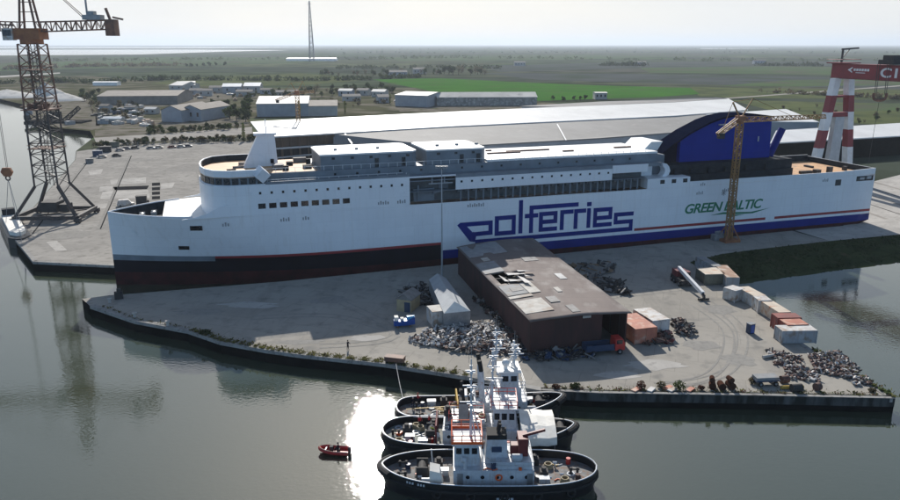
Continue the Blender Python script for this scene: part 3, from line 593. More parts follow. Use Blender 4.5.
for s in (97.4, 100.8, 104.2): ship_window(s, 16.0, 1.3, 1.0)
ship_window(154.6, 12.6, 2.0, 1.7, name='hawse_port'); ship_window(164, 13.3, 6.0, 1.4, name='hawse_port')
ship_window(165.5, 13.45, 1.6, .8, -.05, 'hawse_roller', 'galvanised'); ship_window(163, 13.3, 1.6, .6, -.05, 'hawse_roller', 'galvanised')
v = MB()
for s, z, w_, h_ in ((-17.6, 11.4, 2.5, 1.1), (-20.4, 6.6, 2.2, .9)):
    o = 13 - hbreadth(s, z) - .12
    q = MB(); o2 = 13 - hbreadth(s + w_, z) - .12; ot, ot2 = 13 - hbreadth(s, z + h_) - .12, 13 - hbreadth(s + w_, z + h_) - .12; q.loft([[(s, o, z), (s + w_, o2, z), (s + w_, o2 + .6, z), (s, o + .6, z)], [(s, ot, z + h_), (s + w_, ot2, z + h_), (s + w_, ot2 + .6, z + h_), (s, ot + .6, z + h_)]]); q.build('hawse_port', 'glass_dark', fe)
for s, z, n_ in ((1.2, 12.6, 4), (6, 12.6, 3), (-11, 12.4, 3), (23, 14.9, 5), (27.5, 14.9, 4), (44.5, 12.9, 8), (109, 14.3, 3), (149, 13.1, 4), (116, 12.3, 5), (108, 12, 4)):
    v = MB()
    for k in range(n_): v.box(s + k * .55, s + k * .55 + .3, -.03, -.005, z, z + .6 + .25 * (k % 2))
    v.build('hull_marking', 'container_grey', fe)
# painted lettering, each stroke its own depth so no two faces share a plane
class Strokes:
    def __init__(s): s.mb = MB(); s.k = 0
    def line(s, pts, w, close=False):
        pts = [Vector((a, 0, c)) for a, c in pts]
        if close: pts.append(pts[0])
        for p, q in zip(pts, pts[1:]):
            d = (q - p).normalized(); nrm = Vector((-d.z, 0, d.x)) * (w / 2); e = d * (w / 2); o = -.035 - .0035 * s.k; s.k += 1
            v = [p - e + nrm, p - e - nrm, q + e - nrm, q + e + nrm]
            s.mb.loft([[(a.x, o, a.z) for a in v], [(a.x, -.004, a.z) for a in v]])
        return s
def letter(name, strokes, w):
    st = Strokes()
    for pts in strokes: st.line(pts, w)
    return st.mb.build(name, 'ship_blue', lg)
lg = MB(); lg.box(42.1, 42.11, -.003, -.002, 8.8, 8.81); lg = lg.build('lettering', 'ship_blue', fe)
W_ = 1.06
letter('letter_p', [[(43.2, 8.75), (50.4, 8.75), (50.4, 6.3), (46.3, 6.2), (46.0, 4.9)], [(42.7, 8.6), (45.3, 5.2)], [(43.8, 8.1), (45.6, 6.2)]], W_)
letter('letter_o', [[(52, 9.7), (56.4, 9.7), (56.4, 5.9), (52, 5.9), (52, 9.7)]], W_)
letter('letter_l', [[(58.2, 13.2), (58.2, 6.0)]], W_)
letter('letter_f', [[(73.2, 11.7), (61.0, 11.7), (61.0, 5.9)], [(59.8, 9.7), (62.3, 9.7)]], W_)
letter('letter_e', [[(63.6, 7.9), (67.5, 7.9), (67.5, 9.9), (63.6, 9.9), (63.6, 6.0), (67.5, 6.0)]], W_)
letter('letter_r', [[(69.3, 6.0), (69.3, 10.0), (71.9, 10.0)]], W_)
letter('letter_r', [[(73.1, 6.0), (73.1, 10.0), (75.4, 10.0)]], W_)
letter('letter_i', [[(76.7, 10.0), (76.7, 6.0)], [(76.6, 11.55), (76.8, 11.55)]], W_)
letter('letter_e', [[(78.5, 7.8), (82.8, 7.8), (82.8, 9.9), (78.5, 9.9), (78.5, 6.0), (82.8, 6.0)]], W_)
letter('letter_s', [[(89.0, 8.3), (84.4, 8.3), (84.4, 6.3), (88.9, 6.3), (88.9, 4.3), (47.0, 4.3)]], W_)
gb = thing('letter_group', None, None); gb.parent = fe
bpy.data.objects.remove(gb)
me = text_mesh('GREEN BALTIC', 3.3, .03, .25, .07, .92); me.materials.append(MATS['green_letters'])
xs = [v.co.x for v in me.vertices]; k = 24.6 / (max(xs) - min(xs)); x0 = min(xs)
for v in me.vertices: v.co = Vector((104.9 + (v.co.x - x0) * k, -v.co.z - .04, 7.15 + v.co.y * 1.06))
o = bpy.data.objects.new('ship_name', me); C.objects.link(o); o.parent = fe
v = MB()
up = [(113, 6.15), (117, 6.7), (121, 6.45), (126, 6.2), (132, 6.9), (126.5, 5.75), (121, 5.9), (117, 6.15)]
for z, q in ((0, up), (0, [(118, 6.0), (121, 5.75), (124, 5.65), (121, 5.4), (119, 5.6)])): v.loft([[(a, -.04, b_) for a, b_ in q], [(a, -.004, b_) for a, b_ in q]])
v.build('swoosh', 'green_letters', fe)
v = MB()
for i in range(4): a = i * pi / 4; c_, s_ = cos(a) * .8, sin(a) * .8; v.beam((116.5 - c_, -.02 - .004 * i, 12.0 - s_), (116.5 + c_, -.02 - .004 * i, 12 + s_), .14, .14)
v.build('star_emblem', 'container_grey', fe)
# ------------------------------------------------------------------ big slewing crane on the left quay
cb = at(57, 218); crx, cry = cb.x, cb.y
cr = thing('tower_crane', 'tall rusty lattice slewing crane on a four legged portal at the quay corner', 'crane', cb)
feet = [(-8.6, -7.5), (9.4, -6.5), (8.4, 7.5), (-9.0, 7.0)]
for i, (x, y) in enumerate(feet):
    m = MB(); m.beam((x, y, 1.3), (3.3 * (1 if x > 0 else -1), 3.3 * (1 if y > 0 else -1), 10.2), .75); m.box(x - .9, x + .9, y - .6, y + .6, .35, 1.5); l = m.build('leg', 'crane_dark', cr)
    for k in (-.5, .5): t = MB(); t.tube((x + k, y - .15, .35), (x + k, y + .15, .35), .35, n=12); t.build('wheel', 'scrap_dark', l)
m = MB()
for i in range(4): a, c_ = feet[i], feet[(i + 1) % 4]; m.beam((*a, 1.6), (*c_, 1.6), .9, 1.1)
m.beam((*feet[0], 1.4), (*feet[2], 1.4), .3); m.build('portal_sill', 'crane_dark', cr)
m = MB(); m.box(-3.2, 1.6, -2.5, 2.5, 2.2, 5.2); m.box(1.8, 4.2, -1.5, 2, 2.2, 4.4); m.box(-5, -3.4, -1, 1.5, 2.2, 3.8); m.build('ballast_block', 'scrap_dark', cr)
m = MB(); m.lattice((0, 0, 10.0), (0, 0, 32), 6.8, 6.4, 7, .38, .2, up=(0, 1, 0)); m.build('lower_mast', 'crane_dark', cr)
m = MB(); m.lattice((0, 0, 32), (0, 0, 50), 6.4, 5.4, 6, .36, .2, up=(0, 1, 0)); m.build('upper_mast', 'crane_rust', cr)
m = MB(); m.lattice((0, 0, 10), (0, 0, 50), 2.2, 2.2, 16, .14, .09, up=(0, 1, 0)); m.build('ladder_shaft', 'crane_dark', cr)
for z, s_ in ((32, 3.9), (21, 3.7), (43, 3.4)):
    m = MB(); m.box(-s_, s_, -s_, s_, z - .15, z + .1); m.path([(-s_, -s_, z + 1), (s_, -s_, z + 1), (s_, s_, z + 1), (-s_, s_, z + 1)], .07, 4, True)
    if z == 32:
        for q in range(9): m.cbox((random.uniform(-3, 3), random.uniform(-3, 3), z + .9), (random.uniform(.6, 1.8), random.uniform(.6, 1.6), random.uniform(1, 2)), random.random())
    m.build('platform', 'crane_rust', cr)
m = MB(); m.tube((0, 0, 50), (0, 0, 51.2), 3.0, n=20); m.box(-3.4, 3.6, -2.6, 2.6, 51.2, 54.2); m.build('slewing_house', 'crane_orange', cr)
m = MB(); m.box(-6.4, -3.6, -2.9, -.9, 51.0, 54.2); ca = m.build('cab', 'container_white', cr)
m = MB(); m.box(-6.2, -3.9, -2.96, -2.91, 52.2, 53.8); m.build('window', 'glass_dark', ca)
m = MB(); m.lattice((2.5, 0, 54.6), (23.5, 0, 55.2), 2.6, 2.4, 15, .3, .16); m.build('counter_jib', 'crane_rust', cr)
m = MB(); m.lattice((-2.5, 0, 54.6), (-46, 0, 56), 2.6, 1.6, 26, .28, .14); m.build('jib', 'crane_rust', cr)
m = MB()
for y in (-1.3, 1.3): m.beam((2.2, y, 54.2), (.2, y * .3, 72), .45); m.beam((-2.2, y, 54.2), (-.2, y * .3, 72), .45)
for q in range(6): z = 56 + q * 2.6; m.beam((-2.2 + q * .3, 0, z), (2.2 - q * .3, 0, z), .2)
m.build('a_frame', 'crane_rust', cr)
m = MB()
for y in (-.8, .8): m.beam((0, y * .3, 72), (16, y, 56.6), .22); m.beam((0, y * .3, 72), (-38, y, 56.8), .18)
m.build('tie_rope', 'crane_dark', cr)
m = MB(); m.box(15.5, 20.5, -1.4, 1.4, 56.5, 57.8); m.box(17, 18.6, -1, 1, 57.8, 58.8); m.beam((16.4, 0, 56), (16.4, 0, 63), .4); m.beam((16.4, 0, 62.9), (19, 0, 62.9), .28); m.beam((18.8, 0, 62.9), (18.8, 0, 61.8), .35); m.build('winch_house', 'steel_grey', cr)
m = MB(); m.box(21.6, 24.2, -1.6, 1.6, 52.2, 56.6); m.beam((22.6, 0, 56.6), (21.7, 0, 59.6), .6); m.beam((23.4, 0, 57.2), (26.2, 0, 56.6), .5); m.build('counterweight', 'crane_rust', cr)
hk = aty(7, 172, 205)
m = MB(); m.beam((hk.x - crx + .3, 205 - cry, 55.2), (hk.x - crx, 205 - cry, hk.z + 1.2), .09); m.beam((hk.x - crx + .7, 205 - cry, 55.2), (hk.x - crx + .4, 205 - cry, hk.z + 1.2), .09); m.beam((hk.x - crx + .5, 0, 55), (hk.x - crx + .5, 205 - cry, 55.2), .4); m.build('hoist_rope', 'crane_dark', cr)
hb = thing('hook_block', 'yellow brown crane hook block hanging over the moored pontoon', 'hook block', hk)
m = MB(); m.loft([[(-1.0, -.4, 1.2), (1.0, -.4, 1.2), (1.6, -.4, 0), (.8, -.4, -1.2), (-.8, -.4, -1.2), (-1.6, -.4, 0)], [(-1.0, .4, 1.2), (1.0, .4, 1.2), (1.6, .4, 0), (.8, .4, -1.2), (-.8, .4, -1.2), (-1.6, .4, 0)]]); m.build('sheave_block', 'crane_orange', hb)
m = MB(); m.torus((0, 0, -1.7), .6, .2, 'y'); m.build('hook', 'crane_dark', hb)
pp = at(14, 236, WL)
for dx, dy in ((-2.6, 6), (2.8, 5), (-2, -5), (3, -6)):
    pass
m = MB()
for q in (at(6, 223, 1.2), at(21, 224, 1.2), at(22, 243, 1.2)): m.beam((0, 0, -1.9), (q.x - hk.x, q.y - hk.y, q.z - hk.z), .1)
m.build('sling', 'steel_grey', hb)
p0, p1 = at(10, 225, WL), at(22, 248, WL); dd = (p1 - p0); ang = math.atan2(dd.y, dd.x); Lp = dd.length
po = thing('pontoon', 'black hulled workboat with a white hatch moored at the quay corner under the hook', 'workboat', (p0 + p1) / 2, ang)
m = MB(); hw = 2.7
pl = [(-Lp / 2, -hw), (Lp / 2 - 3, -hw), (Lp / 2, -.8), (Lp / 2, .8), (Lp / 2 - 3, hw), (-Lp / 2, hw)]
m.prism(pl, -1, 2.6); m.build('hull', 'hull_black', po)
m = MB(); m.prism([(x * .86 - 1, y * .72) for x, y in pl], 2.6, 3.6); m.build('hatch', 'tarp_white', po)
m = MB(); m.box(-Lp / 2 + .5, -Lp / 2 + 3, -1.6, 1.6, 3.6, 5.4); m.build('cabin', 'ship_dark', po)
# ------------------------------------------------------------------ red and white gantry crane beyond the stern
gd = Vector((sin(FA), -cos(FA), 0)); ga = math.atan2(gd.y, gd.x)      # girder runs across the dock
gl = thing('gantry_crane', 'giant red and white banded gantry crane standing beyond the ferry stern', 'gantry crane', (142.5, 279, 0), ga)
# local x along the girder, y along the ferry
m = MB(); m.box(-3, 96, -2.6, 2.6, 38.2, 43.2); gi = m.build('girder', 'gantry_red', gl)
m = MB(); m.box(-3, 96, -2.9, -2.62, 43.0, 43.2); m.box(-3, 96, -2.75, -2.6, 38.0, 38.3); m.build('girder_flange', 'wine_red', gl)
for xo, nm in ((0, 1), (88, 0)):
    zb = [0.3, 6.5, 13, 19.5, 26, 32, 38.1]
    for sgn in (-1, 1):
        for k in range(6):
            m = MB(); f0, f1 = zb[k] / 38.1, zb[k + 1] / 38.1
            y0, y1 = sgn * (8.6 + (3.0 - 8.6) * f0), sgn * (8.6 + (3.0 - 8.6) * f1)
            wv = 1.3
            m.loft([[(xo - 1.3, y0 - wv, zb[k]), (xo + 1.3, y0 - wv, zb[k]), (xo + 1.3, y0 + wv, zb[k]), (xo - 1.3, y0 + wv, zb[k])], [(xo - 1.3, y1 - wv, zb[k + 1]), (xo + 1.3, y1 - wv, zb[k + 1]), (xo + 1.3, y1 + wv, zb[k + 1]), (xo - 1.3, y1 + wv, zb[k + 1])]])
            m.build('leg_section', 'gantry_white' if k % 2 else 'gantry_red', gl)
        m = MB(); m.box(xo - 1.6, xo + 1.6, sgn * 8.6 - 3, sgn * 8.6 + 3, .02, 1.6); m.build('bogie', 'scrap_dark', gl)
    m = MB(); m.box(xo - 1.1, xo + 1.1, -4.4, 4.4, 24.3, 25.9); m.box(xo - 1.1, xo + 1.1, -3.6, 3.6, 31.2, 32); m.build('cross_beam', 'gantry_red', gl)
    m = MB(); m.loft([[(xo - 1.0, -2.6, 1), (xo + 1.0, -2.6, 1), (xo + 1.0, 2.4, 1), (xo - 1.0, 2.4, 1)], [(xo - 1.0, -1.6, 24.2), (xo + 1.0, -1.6, 24.2), (xo + 1.0, 2.4, 24.2), (xo - 1.0, 2.4, 24.2)]]); m.build('lift_shaft', 'galvanised', gl)
m = MB(); m.box(-4.2, 3.2, -4.2, 4.2, 43.3, 43.6); m.path([(-4.2, -4.2, 44.7), (3.2, -4.2, 44.7), (3.2, 4.2, 44.7), (-4.2, 4.2, 44.7)], .08, 4, True); m.build('platform', 'gantry_red', gl)
m = MB(); m.beam((-1, -.5, 43.6), (-1, -.5, 48.4), .5); m.beam((-1, -1, 48.2), (-1, 6.5, 48.6), .55); m.beam((-1, -.5, 45), (-1, 2.5, 48.2), .25); m.build('service_davit', 'crane_dark', gl)
m = MB(); m.box(17.5, 23.5, -3.4, 3.4, 43.4, 44.9); m.box(18.5, 22.5, -2.6, 2.6, 44.9, 46.4); m.build('trolley', 'scrap_dark', gl)
m = MB()
for x in (17.2, 21.2): m.beam((x, -3.2, 43.4), (x + .8, -3.4, 33.6), .14); m.beam((x + 1, -3.2, 43.4), (x + 1.4, -3.4, 33.6), .14)
m.beam((20.2, -3.4, 31), (19.5, -3.4, 6), .09); m.build('hoist_rope', 'crane_dark', gl)
# logo and letters on the camera side (local -y faces along the ferry towards its bow)
for tx, x0, zz, sz in (('CI', 18.2, 39.2, 4.3),):
    me = text_mesh(tx, sz, .04, 0, .1, 1.25); me.materials.append(MATS['gantry_white'])
    for v in me.vertices: v.co = Vector((x0 + v.co.x * 1.55, -2.66 - v.co.z, zz + v.co.y))
    o = bpy.data.objects.new('painted_letters', me); C.objects.link(o); o.parent = gl
m = MB()
for q in ([(4.4, 41.2), (6.4, 42.2), (6.4, 41.7), (5.5, 41.2), (6.4, 40.7), (6.4, 40.2)],): m.loft([[(a, -2.68, z) for a, z in q], [(a, -2.602, z) for a, z in q]])
for k in range(6): m.box(7.0 + k * 1.15, 7.85 + k * 1.15, -2.68, -2.602, 40.9, 41.7)
m.box(8, 12, -2.68, -2.602, 40.2, 40.4); m.build('arrow_logo', 'gantry_white', gl)
hk2 = Vector((142.5, 279, 0)) + gd * 20.2 + Vector((cos(ga + pi / 2), sin(ga + pi / 2), 0)) * -3.4
gh = thing('lifting_hook', 'brown double horned lifting hook hanging from the gantry trolley', 'hook', (hk2.x, hk2.y, 32.0), 0)
m = MB(); m.path([(-2.1, 0, 2.0), (-2.2, 0, .7), (-1.6, 0, -.1), (-.5, 0, -.4), (.5, 0, -.4), (1.6, 0, -.1), (2.2, 0, .7), (2.1, 0, 2.0)], .5, 8); m.build('hook', 'crane_rust', gh)
# ------------------------------------------------------------------ slim yellow tower cranes and the light pole
def slim_crane(base, Hm, jl, cl, jang, label, tilt=0.0, w=1.5):
    t = thing('site_crane', label, 'crane', base, jang)
    m = MB(); m.lattice((0, 0, .6), (0, 0, Hm), w, w * .95, int(Hm / 1.5), .24, .15, up=(0, 1, 0)); m.build('mast', 'crane_yellow', t)
    m = MB(); m.box(-2.2, 2.2, -2.2, 2.2, 0.03, .7); m.beam((-2, -2, .7), (-.6, -.6, 4), .3); m.beam((2, -2, .7), (.6, -.6, 4), .3); m.beam((-2, 2, .7), (-.6, .6, 4), .3); m.beam((2, 2, .7), (.6, .6, 4), .3); m.build('cross_base', 'crane_orange', t)
    m = MB(); m.tube((0, 0, Hm), (0, 0, Hm + .7), w * .7, n=14); m.box(-1, 1, -.9, .9, Hm + .7, Hm + 2); m.build('slewing_ring', 'crane_orange', t)
    m = MB(); m.lattice((0.6, 0, Hm + 1), (jl, 0, Hm + 1 + tilt), 1.2, .9, int(jl / 1.3), .2, .12, tri=True); m.build('jib', 'crane_yellow', t)
    m = MB(); m.lattice((-.6, 0, Hm + 1), (-cl, 0, Hm - 2.6), 1.1, .9, max(4, int(cl / 1.3)), .2, .12); m.build('counter_jib', 'crane_yellow', t)
    m = MB(); m.beam((-.4, 0, Hm + 1.8), (-2.6, 0, Hm + 5.4), .3); m.beam((.4, 0, Hm + 1.8), (3, 0, Hm + 6.2), .26); m.beam((-2.6, 0, Hm + 5.4), (3, 0, Hm + 6.2), .1)
    m.beam((-2.6, 0, Hm + 5.4), (-cl + 1, 0, Hm - 2.0), .1); m.beam((3, 0, Hm + 6.2), (jl * .6, 0, Hm + 1.6), .1); m.build('stay_frame', 'crane_yellow', t)
    m = MB(); m.box(-cl + .2, -cl + 1.6, -.7, .7, Hm - 3.6, Hm - 2.2); m.build('counterweight', 'scrap_dark', t)
    return t
b0 = at(728, 241); slim_crane(b0, 30.6, 25, 6, R(14), 'slim yellow tower crane standing in front of the blue funnel', .3, 1.3)
blk = at(718, 240); m = MB(); m.cbox((0, 0, .8), (3.4, 1.8, 1.6), .3); m.cbox((.2, .3, 1.95), (1.8, 1.2, .7), .5)
solo('concrete_block', m, 'steel_grey', 'grey ballast block lying beside the foot of the slim yellow crane', 'ballast block', blk)
b1 = at(300, 152); slim_crane(b1, 27, 8, 10, R(15), 'small ochre tower crane behind the ferry in front of the open hall', .4, 1.8)
lp = at(442, 276); t = thing('light_pole', 'tall thin grey lamp pole standing on the pier edge before the ferry', 'lamp pole', lp)
m = MB(); m.tube((0, 0, 0), (0, 0, 24.5), .22, .10, n=10); m.build('pole', 'galvanised', t)
m = MB(); m.box(-1.3, 1.3, -.2, .2, 24.4, 24.7)
for k in (-1.1, -.4, .4, 1.1): m.box(k - .25, k + .25, -.45, -.2, 24.2, 24.8)
m.build('lamp_head', 'steel_grey', t)
# ------------------------------------------------------------------ long halls behind the ferry
def roof_hall(name, label, tops, zs, base_m, roof_m, cat='hall', th=.5, wall_to=0.0, group=None):
    t = thing(name, label, cat, group=group)
    P = [at(x, y, z) for (x, y), z in zip(tops, zs)]
    m = MB(); n = len(P); m.add([p for p in P] + [p - Vector((0, 0, th)) for p in P], [tuple(range(n)), tuple(range(2 * n - 1, n - 1, -1))] + [(i, (i + 1) % n, (i + 1) % n + n, i + n) for i in range(n)]); m.build('roof', roof_m, t)
    c_ = sum(P, Vector()) / n
    w = MB(); Q = [c_ + (p - c_) * .985 for p in P]
    w.add([(q.x, q.y, p.z - th - .02) for q, p in zip(Q, P)] + [(q.x, q.y, wall_to) for q in Q], [(i, (i + 1) % n, (i + 1) % n + n, i + n) for i in range(n)]); w.build('wall', base_m, t)
    return t, P
t, P = roof_hall('shipyard_hall', 'very long shipyard hall with a bright white roof and open brown front', [(262.5, 137), (450, 126.2), (675, 115.6), (748, 109.6), (728, 98.2), (675, 101.5), (450, 111.6), (250.5, 121.5)], [13, 13, 13, 13, 15, 15, 15, 15], ['hall_wall'], 'hall_roof')
# open front bay of the long hall: brown cladding, beams, posts
a, b_ = P[0], at(333, 132.9, 13); d = (b_ - a).normalized(); nr = Vector((d.y, -d.x, 0))
m = MB(); m.prism([a + nr * .5, b_ + nr * .5, b_ + nr * .2, a + nr * .2], 8.6, 12.3); m.build('cladding', 'hall_brown', t)
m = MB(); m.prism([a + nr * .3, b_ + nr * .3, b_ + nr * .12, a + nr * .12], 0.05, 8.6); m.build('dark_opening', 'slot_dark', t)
for k in range(9):
    q = a.lerp(b_, k / 8); m = MB(); m.beam(q + nr * .8 - Vector((0, 0, 12.9)), q + nr * .8 - Vector((0, 0, .6)), .7); m.build('post', 'hall_brown', t)
m = MB(); m.beam(a + nr * 1.0 - Vector((0, 0, 5)), b_ + nr * 1.0 - Vector((0, 0, 5)), .7); m.beam(a + nr * 1.0 - Vector((0, 0, 9)), b_ + nr * 1.0 - Vector((0, 0, 8.2)), .5); m.build('rail_beam', 'galvanised', t)
t2, P2 = roof_hall('grey_hall', 'long hall with a dull grey sloping roof right behind the ferry', [(333.5, 143.5), (450, 146.5), (600, 138), (690, 131), (720, 122), (706, 114.6), (675, 116.8), (450, 127.4), (333.5, 134.2)], [9, 9, 9, 9, 9.5, 12.4, 12.4, 12.4, 12.4], 'hall_wall', 'hall_grey')
for x0, x1, y0, y1 in ((345, 352, 133.6, 143.6), (556, 566, 121.8, 140.2)):
    m = MB(); p, q = at(x0, y0, 12.52), at(x1, y1, 9.35); m.beam(p, q, .6, .12); m.build('roof_ridge', 'galvanised', t2)
roof_hall('stern_hall', 'white roofed hall between the funnel and the gantry crane', [(705, 118.5), (780, 121.5), (819, 121.8), (786, 108.9), (706, 114.2)], [11, 11, 11, 13, 13], 'hall_wall', 'hall_roof')
roof_hall('side_hall', 'white roofed hall behind the gantry crane legs', [(770, 143), (905, 135.5), (1000, 130), (990, 116), (905, 122.6), (776, 130.5)], [9, 9, 9, 11, 11, 11], 'dark_wall', 'hall_roof')
roof_hall('rear_hall', 'low grey roofed hall behind the far end of the white roof', [(675, 102), (728, 98.6), (716, 97.2), (600, 101.5), (520, 106), (560, 107)], [15, 15, 16, 16, 16, 15], 'hall_wall', 'hall_grey')
# gable end of the white hall
m = MB(); a, b_ = P[7], P[0]; q = a + (b_ - a) * .5 + Vector((0, 0, 2.0))
# ------------------------------------------------------------------ rusty shed on the pier
sh = thing('rusty_shed', 'derelict shed with a torn rusty brown roof on the middle of the pier', 'shed')
A_, B_, C_, D_ = at(456.5, 247, 6.2), at(533, 238, 6.2), at(632, 313, 6.2), at(530.6, 322, 6.2)
def rp(u, v, dz=0.0):                        # u across (left to right), v along (far to near)
    p = A_.lerp(B_, u).lerp(D_.lerp(C_, u), v); return Vector((p.x, p.y, 6.2 + .45 * (1 - abs(2 * u - 1) ** 2) + dz))
m = MB(); NU, NV_ = 14, 44
rnd = random.Random(3)
jit = {(i, j): Vector((0, 0, .045 * sin(i * .9 + j * .17) * sin(j * .31 + 1))) for i in range(NU + 1) for j in range(NV_ + 1)}
for i in range(NU):
    for j in range(NV_):
        u, v = (i + .5) / NU, (j + .5) / NV_
        if .06 < u < .30 and .46 < v < .60 and not (u > .22 and v < .5): continue
        if .28 < u < .42 and .47 < v < .51: continue
        m.add([rp(a / NU, c_ / NV_) + jit[(a, c_)] for a, c_ in ((i, j), (i + 1, j), (i + 1, j + 1), (i, j + 1))], [(0, 1, 2, 3)])
ro = m.build('roof', 'rust_roof', sh)
ro.data.polygons.foreach_set('use_smooth', [True] * len(ro.data.polygons)); bm = bmesh.new(); bm.from_mesh(ro.data); bmesh.ops.remove_doubles(bm, verts=bm.verts, dist=.01); bmesh.ops.recalc_face_normals(bm, faces=bm.faces); bm.to_mesh(ro.data); bm.free(); so = ro.modifiers.new('thickness', 'SOLIDIFY'); so.thickness = .12; so.offset = -1
def patch(u0, u1, v0, v1, mt, dz=.12):
    m = MB(); dz += .0; m.loft([[rp(u0, v0, dz), rp(u1, v0, dz), rp(u1, v1, dz), rp(u0, v1, dz)], [rp(u0, v0, dz - .05), rp(u1, v0, dz - .05), rp(u1, v1, dz - .05), rp(u0, v1, dz - .05)]]); m.build('roof_sheet', mt, sh)
patch(.01, .23, .30, .45, 'grey_sheet'); patch(.02, .235, .615, .735, 'grey_sheet'); patch(.02, .30, .80, .93, 'pale_sheet', .13); patch(.24, .36, .62, .74, 'pale_sheet', .15); patch(.01, .25, .745, .77, 'pale_sheet', .14); patch(.10, .22, .66, .70, 'scrap_grey', .17); patch(.34, .44, .80, .86, 'scrap_grey', .14); patch(.02, .48, .02, .2, 'steel_grey', .1); patch(.52, .57, .71, .76, 'pale_sheet'); patch(.55, .72, .3, .36, 'scrap_grey', .1); patch(.44, .52, .9, .97, 'scrap_grey', .1); patch(.7, .78, .55, .62, 'steel_grey', .1); patch(.12, .2, .24, .29, 'pale_sheet', .16)
for u, v, du, dv, dz in ((.2, .5, .18, .03, .5), (.28, .555, .05, .09, .55), (.33, .49, .16, .02, .6), (.16, .57, .12, .03, .45), (.12, .5, .03, .08, .3), (.36, .55, .06, .02, .5)):
    m = MB(); m.loft([[rp(u, v, dz), rp(u + du, v + .02, dz - .2), rp(u + du, v + .02 + dv, dz + .15), rp(u, v + dv, dz)], [rp(u, v, dz - .06), rp(u + du, v + .02, dz - .26), rp(u + du, v + .02 + dv, dz + .09), rp(u, v + dv, dz - .06)]]); m.build('torn_sheet', 'scrap_pale', sh)
def wall_between(u0, v0, u1, v1, mt, name='wall'):
    p, q = rp(u0, v0), rp(u1, v1); d = (q - p); d.z = 0; d.normalize(); nr = Vector((d.y, -d.x, 0)) * .12
    m = MB(); m.loft([[p - nr, q - nr, q + nr, p + nr], [Vector((x.x, x.y, 0.03)) for x in (p - nr, q - nr, q + nr, p + nr)]]) if False else None
    top = [Vector((x.x, x.y, z)) for x, z in ((p - nr, p.z - .2), (q - nr, q.z - .2), (q + nr, q.z - .2), (p + nr, p.z - .2))]
    m.loft([[Vector((x.x, x.y, .03)) for x in top], top]); return m.build(name, mt, sh)
wall_between(.02, .01, .02, .985, 'rust_wall'); wall_between(.02, .985, .5, .985, 'rust_wall'); wall_between(.5, .985, .72, .985, 'rust_wall'); wall_between(.97, .985, .97, .55, 'rust_wall'); wall_between(.97, .4, .97, .01, 'rust_wall'); wall_between(.97, .01, .02, .01, 'rust_wall')
for k in range(8):
    m = MB(); p = rp(.97, .45 + .07 * k); m.beam((p.x, p.y, .03), (p.x, p.y, p.z - .2), .35); m.build('post', 'crane_dark', sh)
m = MB()
for k in range(9): p, q = rp(.02, .06 + .11 * k, -.4), rp(.97, .06 + .11 * k, -.4); m.beam(p, q, .25, .4)
m.build('roof_truss', 'scrap_dark', sh)
m = MB(); p, q = rp(.52, .988, 0), rp(.6, .988, 0); m.loft([[Vector((x.x, x.y - .3, z)) for x, z in ((p, 5.9), (q, 5.9), (q, 6.3), (p, 6.3))], [Vector((x.x, x.y - .22, z)) for x, z in ((p, 5.9), (q, 5.9), (q, 6.3), (p, 6.3))]]); m.build('sign_board', 'pale_sheet', sh)
# ------------------------------------------------------------------ small buildings on the pier
tn = thing('tent_hall', 'grey fabric tent hall with a creased pointed end beside the rusty shed', 'tent')
a, b_, c_, d_ = at(429, 279.5, 3.2), at(446, 278, 3.2), at(470.5, 311, 3.2), at(444, 313.5, 3.2)
r0, r1 = (a + b_) / 2 + Vector((0, 0, 1.2)), (c_ + d_) / 2 + Vector((0, 0, 1.3)) + (b_ - c_).normalized() * 2.2
gz = lambda p: Vector((p.x, p.y, .03))
m = MB(); m.add([a, b_, c_, d_, r0, r1], [(0, 3, 5, 4), (1, 4, 5, 2), (0, 4, 1)]); rf = m.build('roof', 'tent_fabric', tn)
m = MB(); m.add([c_, d_, r1], [(0, 1, 2)]); m.build('gable_flap', 'tarp_white', tn)
m = MB(); m.add([a, b_, c_, d_, gz(a), gz(b_), gz(c_), gz(d_)], [(0, 1, 5, 4), (1, 2, 6, 5), (2, 3, 7, 6), (3, 0, 4, 7)]); m.build('wall', 'steel_grey', tn)
def oriented(pA, pB, pC):
    """corner A, long edge A-B, width towards C -> (origin, angle, length, width)"""
    d = pB - pA; d.z = 0; L = d.length; ang = math.atan2(d.y, d.x); n_ = Vector((-sin(ang), cos(ang), 0)); w = (pC - pA).dot(n_)
    return pA, ang, L, w
def container(label, A3, B3, C3, hgt, body, top, group=None, name='container', cat='container', L=None, W=None, doors=True):
    pA, ang, l, w = oriented(at(*A3, hgt), at(*B3, hgt), at(*C3, hgt))
    if L: l = L
    if W: w = math.copysign(W, w)
    t = thing(name, label, cat, (pA.x, pA.y, 0.03), ang, group)
    y0, y1 = min(0, w), max(0, w)
    m = MB(); n_ = max(6, int(l / .35)); x = 0                 # corrugated long sides
    pl = []
    for k in range(n_ + 1): pl.append((l * k / n_, y0 + (.05 if k % 2 else 0)))
    for k in range(n_, -1, -1): pl.append((l * k / n_, y1 - (.05 if k % 2 else 0)))
    m.prism(pl, .12, hgt - .1); m.build('body', body, t)
    m = MB(); m.box(-.03, l + .03, y0 - .03, y1 + .03, hgt - .1, hgt); m.build('roof', top, t)
    for xx in (0, l):
        for yy in (y0, y1): m = MB(); m.box(xx - .08, xx + .08, yy - .08, yy + .08, 0, hgt - .1); m.build('corner_post', body, t)
    if doors:
        for s_ in (0, 1):
            m = MB(); ya = y0 + .15 + s_ * (y1 - y0 - .2) / 2; yb = ya + (y1 - y0 - .4) / 2; xx = -.07 if at(*A3, hgt).y < at(*B3, hgt).y else l + .02; m.box(xx, xx + .05, ya, yb, .25, hgt - .25); m.build('door', body, t)
    return t
